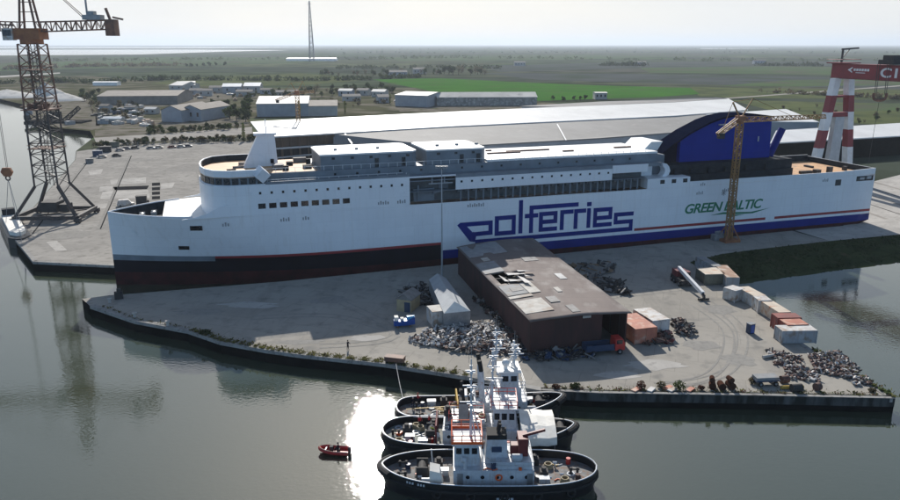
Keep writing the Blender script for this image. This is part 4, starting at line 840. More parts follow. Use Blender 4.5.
container('small white site cabin with a pinkish roof at the end of the tent hall', (427, 306), (441, 304.5), (433, 312), 3.0, 'container_white', 'pale_sheet', name='site_cabin', cat='cabin')
bh = at(404, 312); ht = thing('beige_hut', 'small beige gabled hut with a dark doorway next to the scrap', 'hut', (bh.x, bh.y, .03), R(-20))
m = MB(); m.box(-1.5, 1.5, 0, 4.5, 0, 2.4); m.build('wall', 'beige_paint', ht)
m = MB(); m.loft([[(-1.7, -.2, 2.4), (0, -.2, 3.5), (1.7, -.2, 2.4), (1.7, -.2, 2.55), (0, -.2, 3.65), (-1.7, -.2, 2.55)], [(-1.7, 4.7, 2.4), (0, 4.7, 3.5), (1.7, 4.7, 2.4), (1.7, 4.7, 2.55), (0, 4.7, 3.65), (-1.7, 4.7, 2.55)]]); m.add([(-1.5, 0, 2.4), (1.5, 0, 2.4), (0, 0, 3.45)], [(0, 1, 2)]); m.build('roof', 'scrap_grey', ht)
m = MB(); m.box(.1, 1.3, -.06, -.02, 0, 2); m.build('door', 'dark_blue', ht)
p0, p1 = at(394, 327), at(415, 325.5); dd = p1 - p0; bb_ = thing('blue_boat', 'small blue boat under covers hauled out on the pier by the scrap', 'boat', p0 + Vector((0, 0, .03)), math.atan2(dd.y, dd.x)); Lb = dd.length
hull_sec = lambda x, w, z: [(x, -w * .5, .25), (x, w * .5, .25), (x, w, z), (x, -w, z)]
m = MB(); m.loft([hull_sec(0, .75, 1.3), hull_sec(Lb * .3, .95, 1.25), hull_sec(Lb * .7, .9, 1.35), hull_sec(Lb, .15, 1.7)]); m.build('hull', 'blue_paint', bb_)
m = MB(); m.loft([[(Lb * .62, -.85, 1.4), (Lb * .62, .85, 1.4), (Lb * .62, .4, 1.9), (Lb * .62, -.4, 1.9)], [(Lb * .98, -.2, 1.75), (Lb * .98, .2, 1.75), (Lb * .98, .1, 1.95), (Lb * .98, -.1, 1.95)]]); m.build('cover', 'sky_blue', bb_)
m = MB(); m.box(.1, .8, -.6, .6, 1.3, 2.0); m.box(1.2, 1.8, -.5, .3, 1.3, 1.7); m.build('white_cover', 'tarp_white', bb_)
m = MB(); m.box(.5, .8, -.9, .9, 0, .25); m.box(Lb * .7, Lb * .7 + .3, -.9, .9, 0, .25); m.build('keel_block', 'timber', bb_)
# ------------------------------------------------------------------ containers and trailers
container('rust topped orange red trailer box beside the shed corner', (636.5, 313), (657, 327), (616.5, 315.5), 2.9, 'container_orange', 'container_orange', name='trailer_box', cat='trailer')
container('white box trailer parked beyond the orange red one', (650, 307.5), (669.5, 319), (634, 309.5), 2.9, 'container_white', 'container_white', name='trailer_box', cat='trailer')
container('olive grey container in the row farthest from the water corner', (716, 267.5), (696.5, 268), (720, 274), 2.45, 'container_olive', 'container_cream', doors=False)
container('container with a rusty patched roof on the basin edge next to the olive one', (727, 265.2), (739.5, 277.5), (717, 267), 2.45, 'container_grey', 'rusty_top')
container('low grey sheeted container farthest along the basin edge', (704, 256.5), (722, 266), (698, 258), 2.5, 'container_grey', 'grey_sheet')
container('white container turned across the row behind the cream roofed one', (724, 287.3), (735.5, 291), (735, 285.6), 2.5, 'container_white', 'container_white')
container('long cream roofed container following the white one along the basin', (748.5, 286.3), (766, 295.5), (739, 288), 2.45, 'container_white', 'container_cream')
container('short white container between the two cream roofed ones', (766, 296), (772, 300.5), (755, 297.5), 2.6, 'container_white', 'container_white')
container('cream container streaked with orange rust in the basin row', (773, 301), (791, 312), (763.5, 302.8), 2.45, 'container_cream', 'container_cream')
container('brown red container in front of the streaked cream one', (795, 313), (801.5, 317.6), (774, 315), 2.6, 'container_red', 'container_red', doors=False)
container('red container with a bright red roof strip next to the big grey one', (800, 318.8), (808.5, 324.4), (782, 321), 2.6, 'container_red', 'container_orange', doors=False)
container('large pale grey container at the corner end of the basin row', (817.5, 330.5), (809.5, 324.8), (782, 330.5), 2.45, 'container_grey', 'container_white', doors=False)
# ------------------------------------------------------------------ vehicles on the pier
def wheel(p, x, y, r, w=.3):
    m = MB(); m.tube((x, y - w / 2, r), (x, y + w / 2, r), r, n=14); o = m.build('wheel', 'rubber', p); k = MB(); k.tube((x, y - w / 2 - .02, r), (x, y + w / 2 + .02, r), r * .5, n=10); k.build('rim', 'steel_grey', o)
q0, q1 = at(682, 284), at(705, 301); dd = q1 - q0
mc = thing('mobile_crane', 'dark mobile crane with its white boom lowered to the ground', 'mobile crane', q0 + Vector((0, 0, .03)), math.atan2(dd.y, dd.x)); Lc = dd.length
m = MB(); m.box(-3.2, 2.6, -1.3, 1.3, .7, 1.5); m.build('chassis', 'scrap_dark', mc)
m = MB(); m.box(-3, -.4, -1.2, 1.2, 1.5, 2.8); m.box(-.2, 1.2, .1, 1.2, 1.5, 3.0); m.build('cab', 'wine_red', mc)
m = MB(); m.box(1.21, 1.25, .2, 1.1, 2.1, 2.9); m.build('window', 'glass_dark', mc)
for x in (-2.4, -1.0, 1.6):
    for y in (-1.3, 1.3): wheel(mc, x, y, .6, .4)
m = MB(); m.beam((-1.6, -.3, 3.2), (Lc - .6, -.3, 1.4), .62, .75); m.build('boom', 'gantry_white', mc)
m = MB(); m.beam((Lc - .8, -.3, 1.4), (Lc + .6, -.5, .8), .45); m.beam((Lc - .2, -1.4, .3), (Lc - .2, .9, .3), .4); m.beam((Lc, -.3, 1.3), (Lc, -.3, .3), .4); m.build('boom_head', 'scrap_dark', mc)
tk0 = at(604, 353); tk = thing('red_truck', 'dark flatbed truck with a red cab in the shade of the shed', 'truck', tk0 + Vector((0, 0, .03)), R(12))
m = MB(); m.box(-3.6, 1.4, -1.1, 1.1, .8, 1.1); m.box(-3.6, 1.3, -1.1, -1.0, 1.1, 1.9); m.box(-3.6, 1.3, 1.0, 1.1, 1.1, 1.9); m.box(-3.6, -3.5, -1, 1, 1.1, 1.9); m.build('flatbed', 'dark_blue', tk)
m = MB(); m.loft([[(1.5, -1.1, .7), (3.2, -1.1, .7), (3.2, 1.1, .7), (1.5, 1.1, .7)], [(1.5, -1.1, 1.8), (3.2, -1.1, 1.8), (3.2, 1.1, 1.8), (1.5, 1.1, 1.8)], [(1.5, -1, 2.7), (2.8, -1, 2.7), (2.8, 1, 2.7), (1.5, 1, 2.7)]]); cb_ = m.build('cab', 'signal_red', tk)
m = MB(); m.box(1.7, 2.7, -1.12, -1.06, 1.85, 2.5); m.build('window', 'glass_dark', cb_)
for x in (-2.4, 2.3):
    for y in (-1.1, 1.1): wheel(tk, x, y, .48)
def blob_scrap(name, label, pts, n, hgt, mats, seed, size=(.4, 2.2), thin=.25):
    """a heap: tilted plates, bars and bent tubes inside a ground polygon"""
    rn = random.Random(seed); P = [at(x, y) for x, y in pts]; m = MB()
    xs = [p.x for p in P]; ys = [p.y for p in P]
    def inside(x, y):
        c = False; j = len(P) - 1
        for i in range(len(P)):
            if (P[i].y > y) != (P[j].y > y) and x < (P[j].x - P[i].x) * (y - P[i].y) / (P[j].y - P[i].y) + P[i].x: c = not c
            j = i
        return c
    cx, cy = sum(xs) / len(xs), sum(ys) / len(ys); k = 0; tries = 0
    while k < n and tries < n * 20:
        tries += 1; x, y = rn.uniform(min(xs), max(xs)), rn.uniform(min(ys), max(ys))
        if not inside(x, y): continue
        k += 1; f = 1 - min(1, math.hypot((x - cx) / (max(xs) - min(xs) + .1), (y - cy) / (max(ys) - min(ys) + .1)) * 1.8)
        z = .05 + rn.random() * hgt * (.25 + .75 * max(0, f)); s = rn.uniform(*size); T = Matrix.Translation((x, y, z + .15)) @ Matrix.Rotation(rn.uniform(0, 2 * pi), 4, 'Z') @ Matrix.Rotation(rn.gauss(0, .45), 4, 'X') @ Matrix.Rotation(rn.gauss(0, .45), 4, 'Y')
        mi = rn.randrange(len(mats)); q = rn.random()
        if q < .45: m.box(-s / 2, s / 2, -s * .35, s * .35, -.05, .05 + thin * rn.random(), mi, T)
        elif q < .8: m.box(-s, s, -.1, .1, -.1, .1, mi, T)
        else: m.tube(T @ Vector((-s * .8, 0, 0)), T @ Vector((s * .8, 0, 0)), .16, n=7, mi=mi)
    return tag(m.build(name, mats), label, 'scrap heap', None, 'stuff')
SP, SGy, SD, SR = 'scrap_pale', 'scrap_grey', 'scrap_dark', 'scrap_rust'
blob_scrap('scrap_heap', 'pale tangled scrap heap in front of the tent hall', [(408, 341), (430, 330), (470, 325), (500, 322), (512, 335), (514, 348), (480, 352), (440, 348), (415, 345)], 950, .95, [SP, SP, SP, SP, 'pale_sheet', SGy, SD, SR], 1, (.2, .95))
blob_scrap('scrap_heap', 'rusty scrap spread along the front of the pale heap', [(430, 345), (500, 346), (516, 352), (500, 356), (450, 352)], 120, .7, [SR, SR, SD, SGy], 2, (.3, 1.2))
blob_scrap('scrap_heap', 'dark scrap lying behind the beige hut', [(398, 291), (425, 285), (436, 296), (432, 306), (415, 306)], 140, 1.0, [SD, SD, SGy], 3, (.4, 1.6))
blob_scrap('scrap_heap', 'dark scrap filling the lane along the shed wall', [(474, 300), (490, 300), (525, 340), (528, 352), (512, 345), (496, 325)], 200, 1.4, [SD, SD, SGy, SR], 4, (.4, 1.6))
blob_scrap('scrap_heap', 'dark scrap in the shade before the shed gable', [(516, 350), (590, 350), (596, 360), (520, 362)], 150, 1.1, [SD, SD, SGy, 'dark_blue'], 5, (.4, 1.5))
blob_scrap('scrap_heap', 'brown scrap heap beside the white trailer', [(671, 322), (682, 320), (696, 335), (690, 338), (676, 333)], 110, 1.2, [SR, SD, SGy], 6, (.4, 1.3))
blob_scrap('scrap_heap', 'rusty beams in front of the orange red trailer', [(655, 332), (676, 338), (672, 345), (640, 345)], 70, 1.0, [SR, SD, 'wine_red'], 7, (.4, 1.5))
blob_scrap('scrap_heap', 'dark timber and drums in the shaded yard behind the shed', [(566, 268), (610, 262), (622, 272), (585, 284)], 60, 1.0, [SD, 'timber', SGy], 8, (.4, 1.8))
blob_scrap('scrap_heap', 'dark machinery scrap in the shade near the shed roof edge', [(592, 278), (622, 284), (630, 296), (605, 292)], 90, 1.4, [SD, SD, SGy], 9, (.4, 1.6))
for k, (pts, lab) in enumerate((([(766, 350), (778, 353), (800, 358), (806, 364), (776, 366), (768, 358)], 'rusty pipe scrap heap nearest the containers at the pier corner'), ([(808, 356), (838, 352), (862, 372), (850, 380), (815, 372)], 'large brown grey scrap field at the pier corner'), ([(782, 366), (815, 371), (818, 382), (788, 380)], 'scrap rows between the rusty pipes and the pier edge'), ([(850, 380), (868, 378), (872, 385), (854, 386)], 'low scrap stack nearest the pier corner'))):
    blob_scrap('scrap_heap', lab, pts, (120, 520, 170, 50)[k], .2, [SR, SGy, SGy, SD, SR, SP, SR], 20 + k, (.18, .75))
# assorted single objects
bx = at(750, 333); t = thing('blue_kiosk', 'lone upright blue metal cabinet on the open paving', 'cabinet', bx + Vector((0, 0, .03)), .4)
m = MB(); m.box(-.55, .55, -.5, .5, 0, 1.75); m.build('body', 'dark_blue', t); m = MB(); m.box(-.6, .6, -.55, .55, 1.75, 1.85); m.build('roof', 'steel_grey', t); m = MB(); m.box(-.4, .4, -.54, -.505, .15, 1.6); m.build('door', 'blue_paint', t)
for k, (x, y) in enumerate(((712, 388), (721, 388.5), (730, 388))):
    p = at(x, y); m = MB(); m.tube((-.8, 0, .55), (.8, 0, .5), .55, .48, n=14); m.tube((-.6, .1, 1.45), (.7, .1, 1.4), .42, .36, n=12) if k != 1 else None
    solo('net_roll', m, 'leaf_brown', 'dark brown rolled netting bundle on the pier edge', 'net roll', p + Vector((0, 0, .03)), 1.3 + .2 * k, 'brown net rolls on the pier edge', True)
p = at(765, 384); t = thing('flat_cart', 'blue grey flat trailer loaded with sheets near the pier edge', 'trailer', p + Vector((0, 0, .03)), .1)
m = MB(); m.box(-1.9, 1.9, -.9, .9, .7, .9); m.build('bed', 'dark_blue', t); m = MB(); m.box(-1.8, 1.7, -.8, .8, .9, 1.35); m.build('sheet_stack', 'grey_sheet', t)
for x in (-1.2, 1.2):
    for y in (-.9, .9): wheel(t, x, y, .38)
for k, (x, y, l, mt, nm, lb) in enumerate(((792, 389, 3.4, 'yellow_paint', 'pipe', 'long yellow pipe lying near the pier edge'), (796, 391.5, 1.6, 'scrap_dark', 'tank', 'short black tank beside the yellow pipe'), (784, 383, 1.2, 'scrap_rust', 'drum', 'rusty drum near the scrap at the pier corner'), (768, 358, 2.2, 'pale_sheet', 'pipe', 'pale pipe leaning on the rusty pipe heap'), (817, 390.5, .8, 'scrap_rust', 'drum', 'small rusty drum on the pier edge right of the yellow pipe'))):
    p = at(x, y); m = MB(); r_ = .28 if 'pipe' == nm else .6; m.tube((-l / 2, 0, r_), (l / 2, 0, r_), r_, n=14)
    if nm == 'tank': m.box(-.5, -.3, -.5, .5, 0, .3); m.box(.3, .5, -.5, .5, 0, .3)
    solo(nm, m, mt, lb, nm, p + Vector((0, 0, .03)), .05 + .1 * k, smooth=True)
p = at(395, 363); t = thing('mooring_platform', 'brown steel box platform on the quay edge holding a tug line', 'platform', p + Vector((0, 0, .1)), -.25)
m = MB(); m.box(-1.6, 1.6, -.7, .7, .35, 1.1); m.build('box', 'crane_rust', t)
for x in (-1.3, 1.3): m = MB(); m.box(x - .15, x + .15, -.6, .6, 0, .35); m.build('foot', 'scrap_dark', t)
for k, (x, y) in enumerate(((110, 303), (135, 317.5), (168, 326), (118, 297))):
    p = at(x, y); m = MB(); m.tube((0, 0, 0), (0, 0, .7), .3, .26, n=12); m.tube((0, 0, .7), (0, 0, .95), .45, n=12)
    solo('bollard', m, 'pale_concrete' if k < 3 else 'crane_dark', 'mooring bollard on the pier tip', 'bollard', p + Vector((0, 0, .09)), 0, 'bollards along the pier tip', True)
p = at(110, 300); m = MB(); m.box(-.8, .8, -.6, .6, 0, 1.4); m.box(-.3, .5, -.4, .4, 1.4, 2.1)
solo('winch_unit', m, 'scrap_dark', 'dark capstan housing on the very tip of the pier', 'capstan', p + Vector((1.5, .8, .05)), .4)
for k, (x, y, lab) in enumerate(((645, 390, 'brown leafless bush standing at the shadow edge on the quay'),)): pass
# cars and vans on the far yard
def car(loc, rz, body, label, van=False, group=None):
    t = thing('parked_van' if van else 'parked_car', label, 'van' if van else 'car', loc, rz, group); Lc_, Wc, Hc = (5.2, 2.0, 2.1) if van else (4.3, 1.8, 1.45)
    m = MB(); hz = .95 if not van else 1.1; sec = lambda x, z0, z1, w: [(x, -w, z0), (x, w, z0), (x, w, z1), (x, -w, z1)]
    m.loft([sec(-Lc_ / 2, .4, hz - .1, Wc * .46), sec(-Lc_ / 2 + .4, .3, hz, Wc * .5), sec(Lc_ / 2 - .4, .3, hz - .1, Wc * .5), sec(Lc_ / 2, .4, hz - .3, Wc * .45)]); m.build('body', body, t, smooth=True)
    m = MB(); x0, x1 = (-Lc_ / 2 + .1, Lc_ / 2 - 1.2) if van else (-Lc_ / 2 + .5, Lc_ / 2 - 1.2)
    m.loft([sec(x0, hz - .1, hz, Wc * .47), sec(x0 + .45, hz - .1, Hc, Wc * .41), sec(x1 - .5, hz - .1, Hc, Wc * .41), sec(x1 + .3, hz - .1, hz, Wc * .46)]); m.build('cabin', 'glass_dark' if not van else body, t)
    m = MB(); m.box(x0 + .5, x1 - .5, -Wc * .4, Wc * .4, Hc, Hc + .03); m.build('roof', body, t)
    for x in (-Lc_ * .31, Lc_ * .31):
        for y in (-Wc * .46, Wc * .46): wheel(t, x, y, .33, .22)
    return t
car(at(126, 206), .4, 'container_white', 'white van parked on the quay in front of the dark pit', True)
pc = at(142, 204); m = MB(); m.box(-1.6, 1.6, -1.3, 1.3, 0, 2.6); m.box(-1.7, 1.7, -1.4, 1.4, 2.6, 2.8); m.box(1.7, 2.2, -.5, .5, 0, 1.2); solo('generator', m, 'scrap_dark', 'dark generator housing next to the white van on the quay', 'generator', pc + Vector((0, 0, .06)), .3)
cols = ['container_white', 'dark_blue', 'scrap_dark', 'steel_grey', 'container_white', 'wine_red', 'steel_grey', 'dark_blue', 'container_white', 'scrap_dark']
nm_ = {'container_white': 'white', 'dark_blue': 'dark blue', 'scrap_dark': 'black', 'steel_grey': 'grey', 'wine_red': 'dark red'}
for k, (x, y) in enumerate(((120, 151), (127, 149.5), (135, 149), (151, 149), (159, 148.5), (172, 148), (181, 147.6), (188, 147), (102, 158), (117, 156.5))):
    car(at(x, y), .2 + .1 * (k % 3), cols[k], nm_[cols[k]] + ' car parked by the hedge at the far end of the quay', False, nm_[cols[k]] + ' cars by the quay hedge')
for k, (x, y, sx, sy, sz, mt, lb) in enumerate(((98, 156, 4, 2.5, 2.4, 'dark_blue', 'dark blue crate stack at the far quay edge'), (106, 152, 5, 2.6, 2.6, 'scrap_dark', 'black container by the quay hedge'), (113, 147, 6, 2.6, 2.6, 'container_olive', 'olive container beside the black one at the hedge'), (90, 163, 3, 2, 1.8, 'scrap_grey', 'grey crate on the far quay edge'))):
    m = MB(); m.box(-sx / 2, sx / 2, -sy / 2, sy / 2, .1, sz); m.box(-sx / 2 - .06, sx / 2 + .06, -sy / 2 - .06, sy / 2 + .06, sz, sz + .12); m.box(-sx / 2 + .2, -sx / 2 + .5, -sy / 2, sy / 2, 0, .1); m.box(sx / 2 - .5, sx / 2 - .2, -sy / 2, sy / 2, 0, .1)
    solo('storage_box', m, mt, lb, 'container', at(x, y) + Vector((0, 0, .03)), .3)
# ------------------------------------------------------------------ people
def person(label, loc, rz, top='cloth_red', arm=0.0, sit=False, helmet=None):
    t = thing('person', label, 'person', loc, rz)
    V = []; Ed = []; Rr = []
    def add(p, r, par=None):
        V.append(p); Rr.append(r)
        if par is not None: Ed.append((par, len(V) - 1))
        return len(V) - 1
    dz = -.42 if sit else 0
    pel = add((0, 0, .95 + dz), .145); ch = add((0, .02, 1.28 + dz), .165, pel); nk = add((0, .01, 1.47 + dz), .065, ch); hd = add((0, -.02, 1.60 + dz), .095, nk); add((0, -.02, 1.72 + dz), .085, hd)
    for s in (-1, 1):
        sh_ = add((s * .19, .01, 1.40 + dz), .065, ch); el = add((s * .27, -.05 - arm * .15, 1.14 + dz + arm * .1), .048, sh_); wr = add((s * .24, -.22 - arm * .2, 1.0 + dz + arm * .2), .036, el); add((s * .23, -.29 - arm * .2, .95 + dz + arm * .22), .042, wr)
        hp = add((s * .10, 0, .86 + dz), .10, pel)
        if sit: kn = add((s * .14, -.42, .5), .07, hp); an = add((s * .14, -.44, .1), .05, kn); add((s * .14, -.58, .05), .045, an)
        else: kn = add((s * .12, -.03 * s, .48), .07, hp); an = add((s * .13, .02 - .05 * s, .09), .05, kn); add((s * .13, -.12 - .05 * s, .045), .045, an)
    me = bpy.data.meshes.new('body'); me.from_pydata(V, Ed, []); o = bpy.data.objects.new('body', me); C.objects.link(o)
    md = o.modifiers.new('skin', 'SKIN')
    for i, r in enumerate(Rr): me.skin_vertices[0].data[i].radius = (r, r)
    me.skin_vertices[0].data[0].use_root = True
    o.modifiers.new('sub', 'SUBSURF').levels = 1
    m2 = bpy.data.meshes.new_from_object(o.evaluated_get(bpy.context.evaluated_depsgraph_get())); o.modifiers.clear(); o.data = m2; bpy.data.meshes.remove(me)
    for mm in ('cloth_dark', top, 'skin'): m2.materials.append(MATS[mm])
    for p in m2.polygons:
        z = p.center.z - dz; p.material_index = 2 if z > 1.47 or (abs(p.center.x) > .2 and z < 1.03 + arm * .2 and z > .85) else 1 if z > .93 else 0; p.use_smooth = True
    o.parent = t
    m = MB(); m.loft([[(.105 * cos(a) * k, -.015 + .12 * sin(a) * k, z + dz) for a in [2 * pi * i / 10 for i in range(10)]] for z, k in ((1.66, 1.0), (1.74, .95), (1.80, .6), (1.82, .2))]); m.build('hard_hat' if helmet else 'hair', helmet or 'cloth_dark', t, smooth=True)
    return t
# ------------------------------------------------------------------ tugs
def tug_hull(t, L, Bm, rail0, bow_up, deck_m, bow_p, stern_p=5.5):
    N = 44; ts = [-1 + 2 * i / N for i in range(N + 1)]
    ts = [math.copysign(1 - (1 - abs(a)) ** 1.35, a) for a in ts]
    hw = lambda a: max(.02, Bm / 2 * (1 - abs(a) ** (bow_p if a > 0 else stern_p)) ** (.62 if a > 0 else .5))
    zr = lambda a: rail0 + bow_up * max(0, a) ** 2.2 + .25 * max(0, -a) ** 3
    m = MB(); X = lambda a: a * L / 2
    for s in (-1, 1):
        m.strip([[(X(a) * .93, s * hw(a) * .72, -1.6), (X(a) * .97, s * hw(a) * .93, 0), (X(a), s * hw(a), zr(a) - .9), (X(a), s * hw(a), zr(a)), (X(a) * .985, s * max(.0, hw(a) - .18), zr(a)), (X(a) * .985, s * max(0, hw(a) - .2), zr(a) - 1.0)] for a in ts])
    h = m.build('hull', 'hull_black', t, smooth=True)
    m = MB(); m.strip([[(X(a) * .985, -max(.01, hw(a) - .15), zr(a) - .98), (X(a) * .985, 0, zr(a) - .93), (X(a) * .985, max(.01, hw(a) - .15), zr(a) - .98)] for a in ts]); m.build('deck', deck_m, t)
    m = MB()
    for s in (-1, 1): m.path([(X(a) * .993, s * max(.0, hw(a) - .09), zr(a) + .02) for a in ts], .085, 6)
    m.build('rail', 'tug_white', t)
    m = MB()
    for s in (-1, 1): m.path([(X(a) * 1.0, s * (hw(a) + .08), zr(a) - .85) for a in ts], .2, 7)
    m.build('rubbing_strake', 'rubber', t)
    m = MB(); a0 = [1, .985, .95, .9]; pts = [(X(a) + .25, hw(a) + .1, zr(a) - .35) for a in reversed(a0)] + [(X(a) + .25, -hw(a) - .1, zr(a) - .35) for a in a0]; m.path(pts, .45, 8); m.build('bow_fender', 'rubber', t)
    for s in (-1, 1):
        for k in range(5):
            a = -.72 + k * .3; m = MB(); m.torus((X(a), s * (hw(a) + .2), zr(a) - 1.25), .42, .17, 'y'); m.build('tyre', 'rubber', t)
        m = MB(); a = .70 if bow_p < 3 else .74
        for k in range(7):
            if k % 4 != 3: x = X(a) - k * .33; b_ = x / (L / 2); m.box(x, x + .2, s * (hw(b_) + .015) - .03, s * (hw(b_) + .015) + .03, zr(b_) - .5, zr(b_) - .22)
        m.build('name_lettering', 'tug_white', t)
        m = MB(); x = -.1 * L
        for k in range(5): m.box(x + k * .42, x + k * .42 + .3, s * (hw(-.15) + .02) - .03, s * (hw(-.15) + .02) + .03, zr(0) - 1.75, zr(0) - 1.5)
        m.build('hull_lettering', 'tug_white', t)
    return hw, zr, X
def windows_on(par, x0, x1, y0, y1, z0, z1, nx, ny):
    for s, y in ((-1, y0), (1, y1)):
        for k in range(nx):
            a = x0 + (x1 - x0) * (k + .15) / nx; b_ = x0 + (x1 - x0) * (k + .85) / nx; m = MB(); m.box(a, b_, y - .03, y + .03, z0, z1); m.build('window', 'glass_dark', par)
    for s, x in ((-1, x0), (1, x1)):
        for k in range(ny):
            a = y0 + (y1 - y0) * (k + .12) / ny; b_ = y0 + (y1 - y0) * (k + .88) / ny; m = MB(); m.box(x - .03, x + .03, a, b_, z0, z1); m.build('window', 'glass_dark', par)
def tapered(m, x0, x1, y, z0, z1, k=.9, mi=0):
    cx = (x0 + x1) / 2; hx = (x1 - x0) / 2
    m.loft([[(cx - hx, -y, z0), (cx + hx, -y, z0), (cx + hx, y, z0), (cx - hx, y, z0)], [(cx - hx * k, -y * k, z1), (cx + hx * k, -y * k, z1), (cx + hx * k, y * k, z1), (cx - hx * k, y * k, z1)]], mi); return m
def rail_loop(t, x0, x1, y, z, h, mt, r=.05, name='handrail'):
    m = MB()
    for hh in (h * .5, h): m.path([(x0, -y, z + hh), (x1, -y, z + hh), (x1, y, z + hh), (x0, y, z + hh)], r, 5, True)
    n = max(2, int((x1 - x0) / 1.1))
    for k in range(n + 1):
        for s in (-1, 1): x = x0 + (x1 - x0) * k / n; m.beam((x, s * y, z), (x, s * y, z + h), r * 1.6)
    m.build(name, mt, t)
def tug_mast(t, x, z0, z1, mt='tug_white', y=0):
    m = MB(); m.tube((x, y, z0), (x, y, z1), .17, .07, n=10); m.beam((x - 1.2, y, z0), (x, y, z0 + (z1 - z0) * .45), .14); m.beam((x - .5, y - .9, z0), (x, y, z0 + (z1 - z0) * .4), .12); m.beam((x - .5, y + .9, z0), (x, y, z0 + (z1 - z0) * .4), .12); o = m.build('mast', mt, t)
    for f, w_ in ((.45, 1.5), (.66, 1.1), (.85, .8)):
        m = MB(); z = z0 + (z1 - z0) * f; m.beam((x, y - w_, z), (x, y + w_, z), .14); m.beam((x - w_ * .6, y, z + .02), (x + w_ * .9, y, z + .02), .12); m.box(x - .5, x + .5, y - .4, y + .4, z - .12, z - .05)
        for s in (-1, 1): m.box(x - .15, x + .15, y + s * w_ - .14, y + s * w_ + .14, z - .05, z + .35)
        m.build('crosstree', mt, o)
    m = MB(); z = z0 + (z1 - z0) * .55; m.box(x + .5, x + .75, y - .9, y + .9, z + .1, z + .32); m.tube((x + .62, y, z - .3), (x + .62, y, z + .12), .15, n=8); m.build('radar', mt, o)
    m = MB(); m.beam((x, y, z1), (x, y, z1 + 1.6), .05); m.beam((x + .3, y, z1 - .5), (x + .3, y, z1 + .9), .04); m.build('antenna', 'steel_grey', o)
def gear(t, x, y, z, kind):
    m = MB()
    if kind == 'winch':
        m.tube((x, y - .9, z + .75), (x, y + .9, z + .75), .55, n=14); m.box(x - .7, x + .7, y - 1.15, y - .95, z, z + 1.4); m.box(x - .7, x + .7, y + .95, y + 1.15, z, z + 1.4); m.box(x - .9, x + .9, y - 1.1, y + 1.1, z, z + .15); m.build('winch', 'scrap_dark', t)
    elif kind == 'bitts':
        for s in (-.4, .4): m.tube((x + s, y, z), (x + s, y, z + .8), .16, n=10)
        m.tube((x - .65, y, z + .55), (x + .65, y, z + .55), .1, n=8); m.build('bitts', 'scrap_dark', t)
    elif kind == 'raft':
        m.tube((x - .6, y, z + .45), (x + .6, y, z + .45), .36, n=14); m.box(x - .4, x + .4, y - .3, y + .3, z, z + .15); m.build('life_raft', 'tug_white', t)
    elif kind == 'ring':
        m.torus((x, y, z), .36, .1, 'y'); m.build('lifebuoy', 'signal_orange', t)
    elif kind == 'rope':
        for k in range(4): m.torus((x, y, z + .1 + k * .14), .55 - .04 * k, .09, 'z', 14, 6)
        m.build('rope_coil', 'beige_paint', t)
    elif kind == 'crate':
        m.box(x - .6, x + .6, y - .4, y + .4, z, z + .7); m.box(x - .64, x + .64, y - .44, y + .44, z + .7, z + .78); m.build('deck_box', 'tug_white', t)
    elif kind == 'dark':
        m.box(x - .5, x + .5, y - .5, y + .5, z, z + .9); m.tube((x, y, z + .9), (x, y, z + 1.3), .3, n=10); m.build('hatch', 'scrap_dark', t)
    elif kind == 'vent':
        m.tube((x, y, z), (x, y, z + 1.1), .2, n=9); m.tube((x - .05, y, z + 1.1), (x + .45, y, z + 1.25), .34, n=10); m.build('cowl_vent', 'tug_white', t)
# front tug (bow towards the photo's left)
t1 = thing('tugboat', 'nearest black tug with orange wheelhouse railing and black topped funnel', 'tugboat', (4.8, 81.4, WL), pi)
hw, zr, X = tug_hull(t1, 26.4, 8.4, 2.3, .55, 'tug_deck', 3.2, 4.0)
dz = 1.35
m = MB(); m.box(-5.2, 4.4, -2.7, 2.7, dz - .2, 3.5); dh = m.build('deckhouse', 'tug_white', t1)
for s in (-1, 1):
    for k in range(5): m = MB(); x = -4.3 + k * 1.75; m.tube((x, s * 2.66, 2.6), (x, s * 2.74, 2.6), .24, n=12); m.build('porthole', 'glass_dark', dh)
m = MB(); tapered(m, -5.0, -.6, 2.4, 3.5, 4.3, .96); m.build('engine_casing', 'tug_white', t1)
m = MB(); tapered(m, 1.2, 4.3, 1.7, 3.5, 4.6, 1.0); m.build('wheelhouse_base', 'tug_white', t1)
m = MB(); tapered(m, 1.3, 4.3, 1.75, 4.6, 6.3, .92); wh = m.build('wheelhouse', 'tug_white', t1); windows_on(wh, 1.42, 4.2, -1.69, 1.69, 5.1, 5.85, 3, 4)
m = MB(); m.box(1.0, 4.6, -1.95, 1.95, 6.3, 6.5); m.build('wheelhouse_roof', 'tug_white', t1)
m = MB(); m.box(.98, 4.62, -1.98, -1.9, 6.5, 6.85); m.box(.98, 4.62, 1.9, 1.98, 6.5, 6.85); m.box(4.56, 4.64, -1.9, 1.9, 6.5, 6.85); m.build('orange_band', 'signal_orange', t1)
rail_loop(t1, 1.0, 4.6, 1.95, 6.5, 1.15, 'signal_orange', .06)
m = MB(); tapered(m, -2.2, .6, 1.15, 3.5, 6.6, .86); fn = m.build('funnel', 'tug_white', t1); m = MB(); m.box(-2.0, .4, -1.02, 1.02, 6.6, 7.2); m.build('funnel_top', 'rubber', fn)
m = MB(); m.box(-1.4, -.2, -1.13, -1.06, 5.0, 5.7); m.box(-1.4, -.2, 1.06, 1.13, 5.0, 5.7); m.build('funnel_emblem', 'dark_blue', fn)
for y in (-.4, .4): m = MB(); m.tube((-1, y, 7.2), (-1.2, y, 8.4), .2, n=9); m.build('exhaust', 'rubber', fn)
tug_mast(t1, 2.3, 6.5, 16.6); rail_loop(t1, -5.1, 1, 2.6, 3.5, 1.0, 'tug_white', .035)
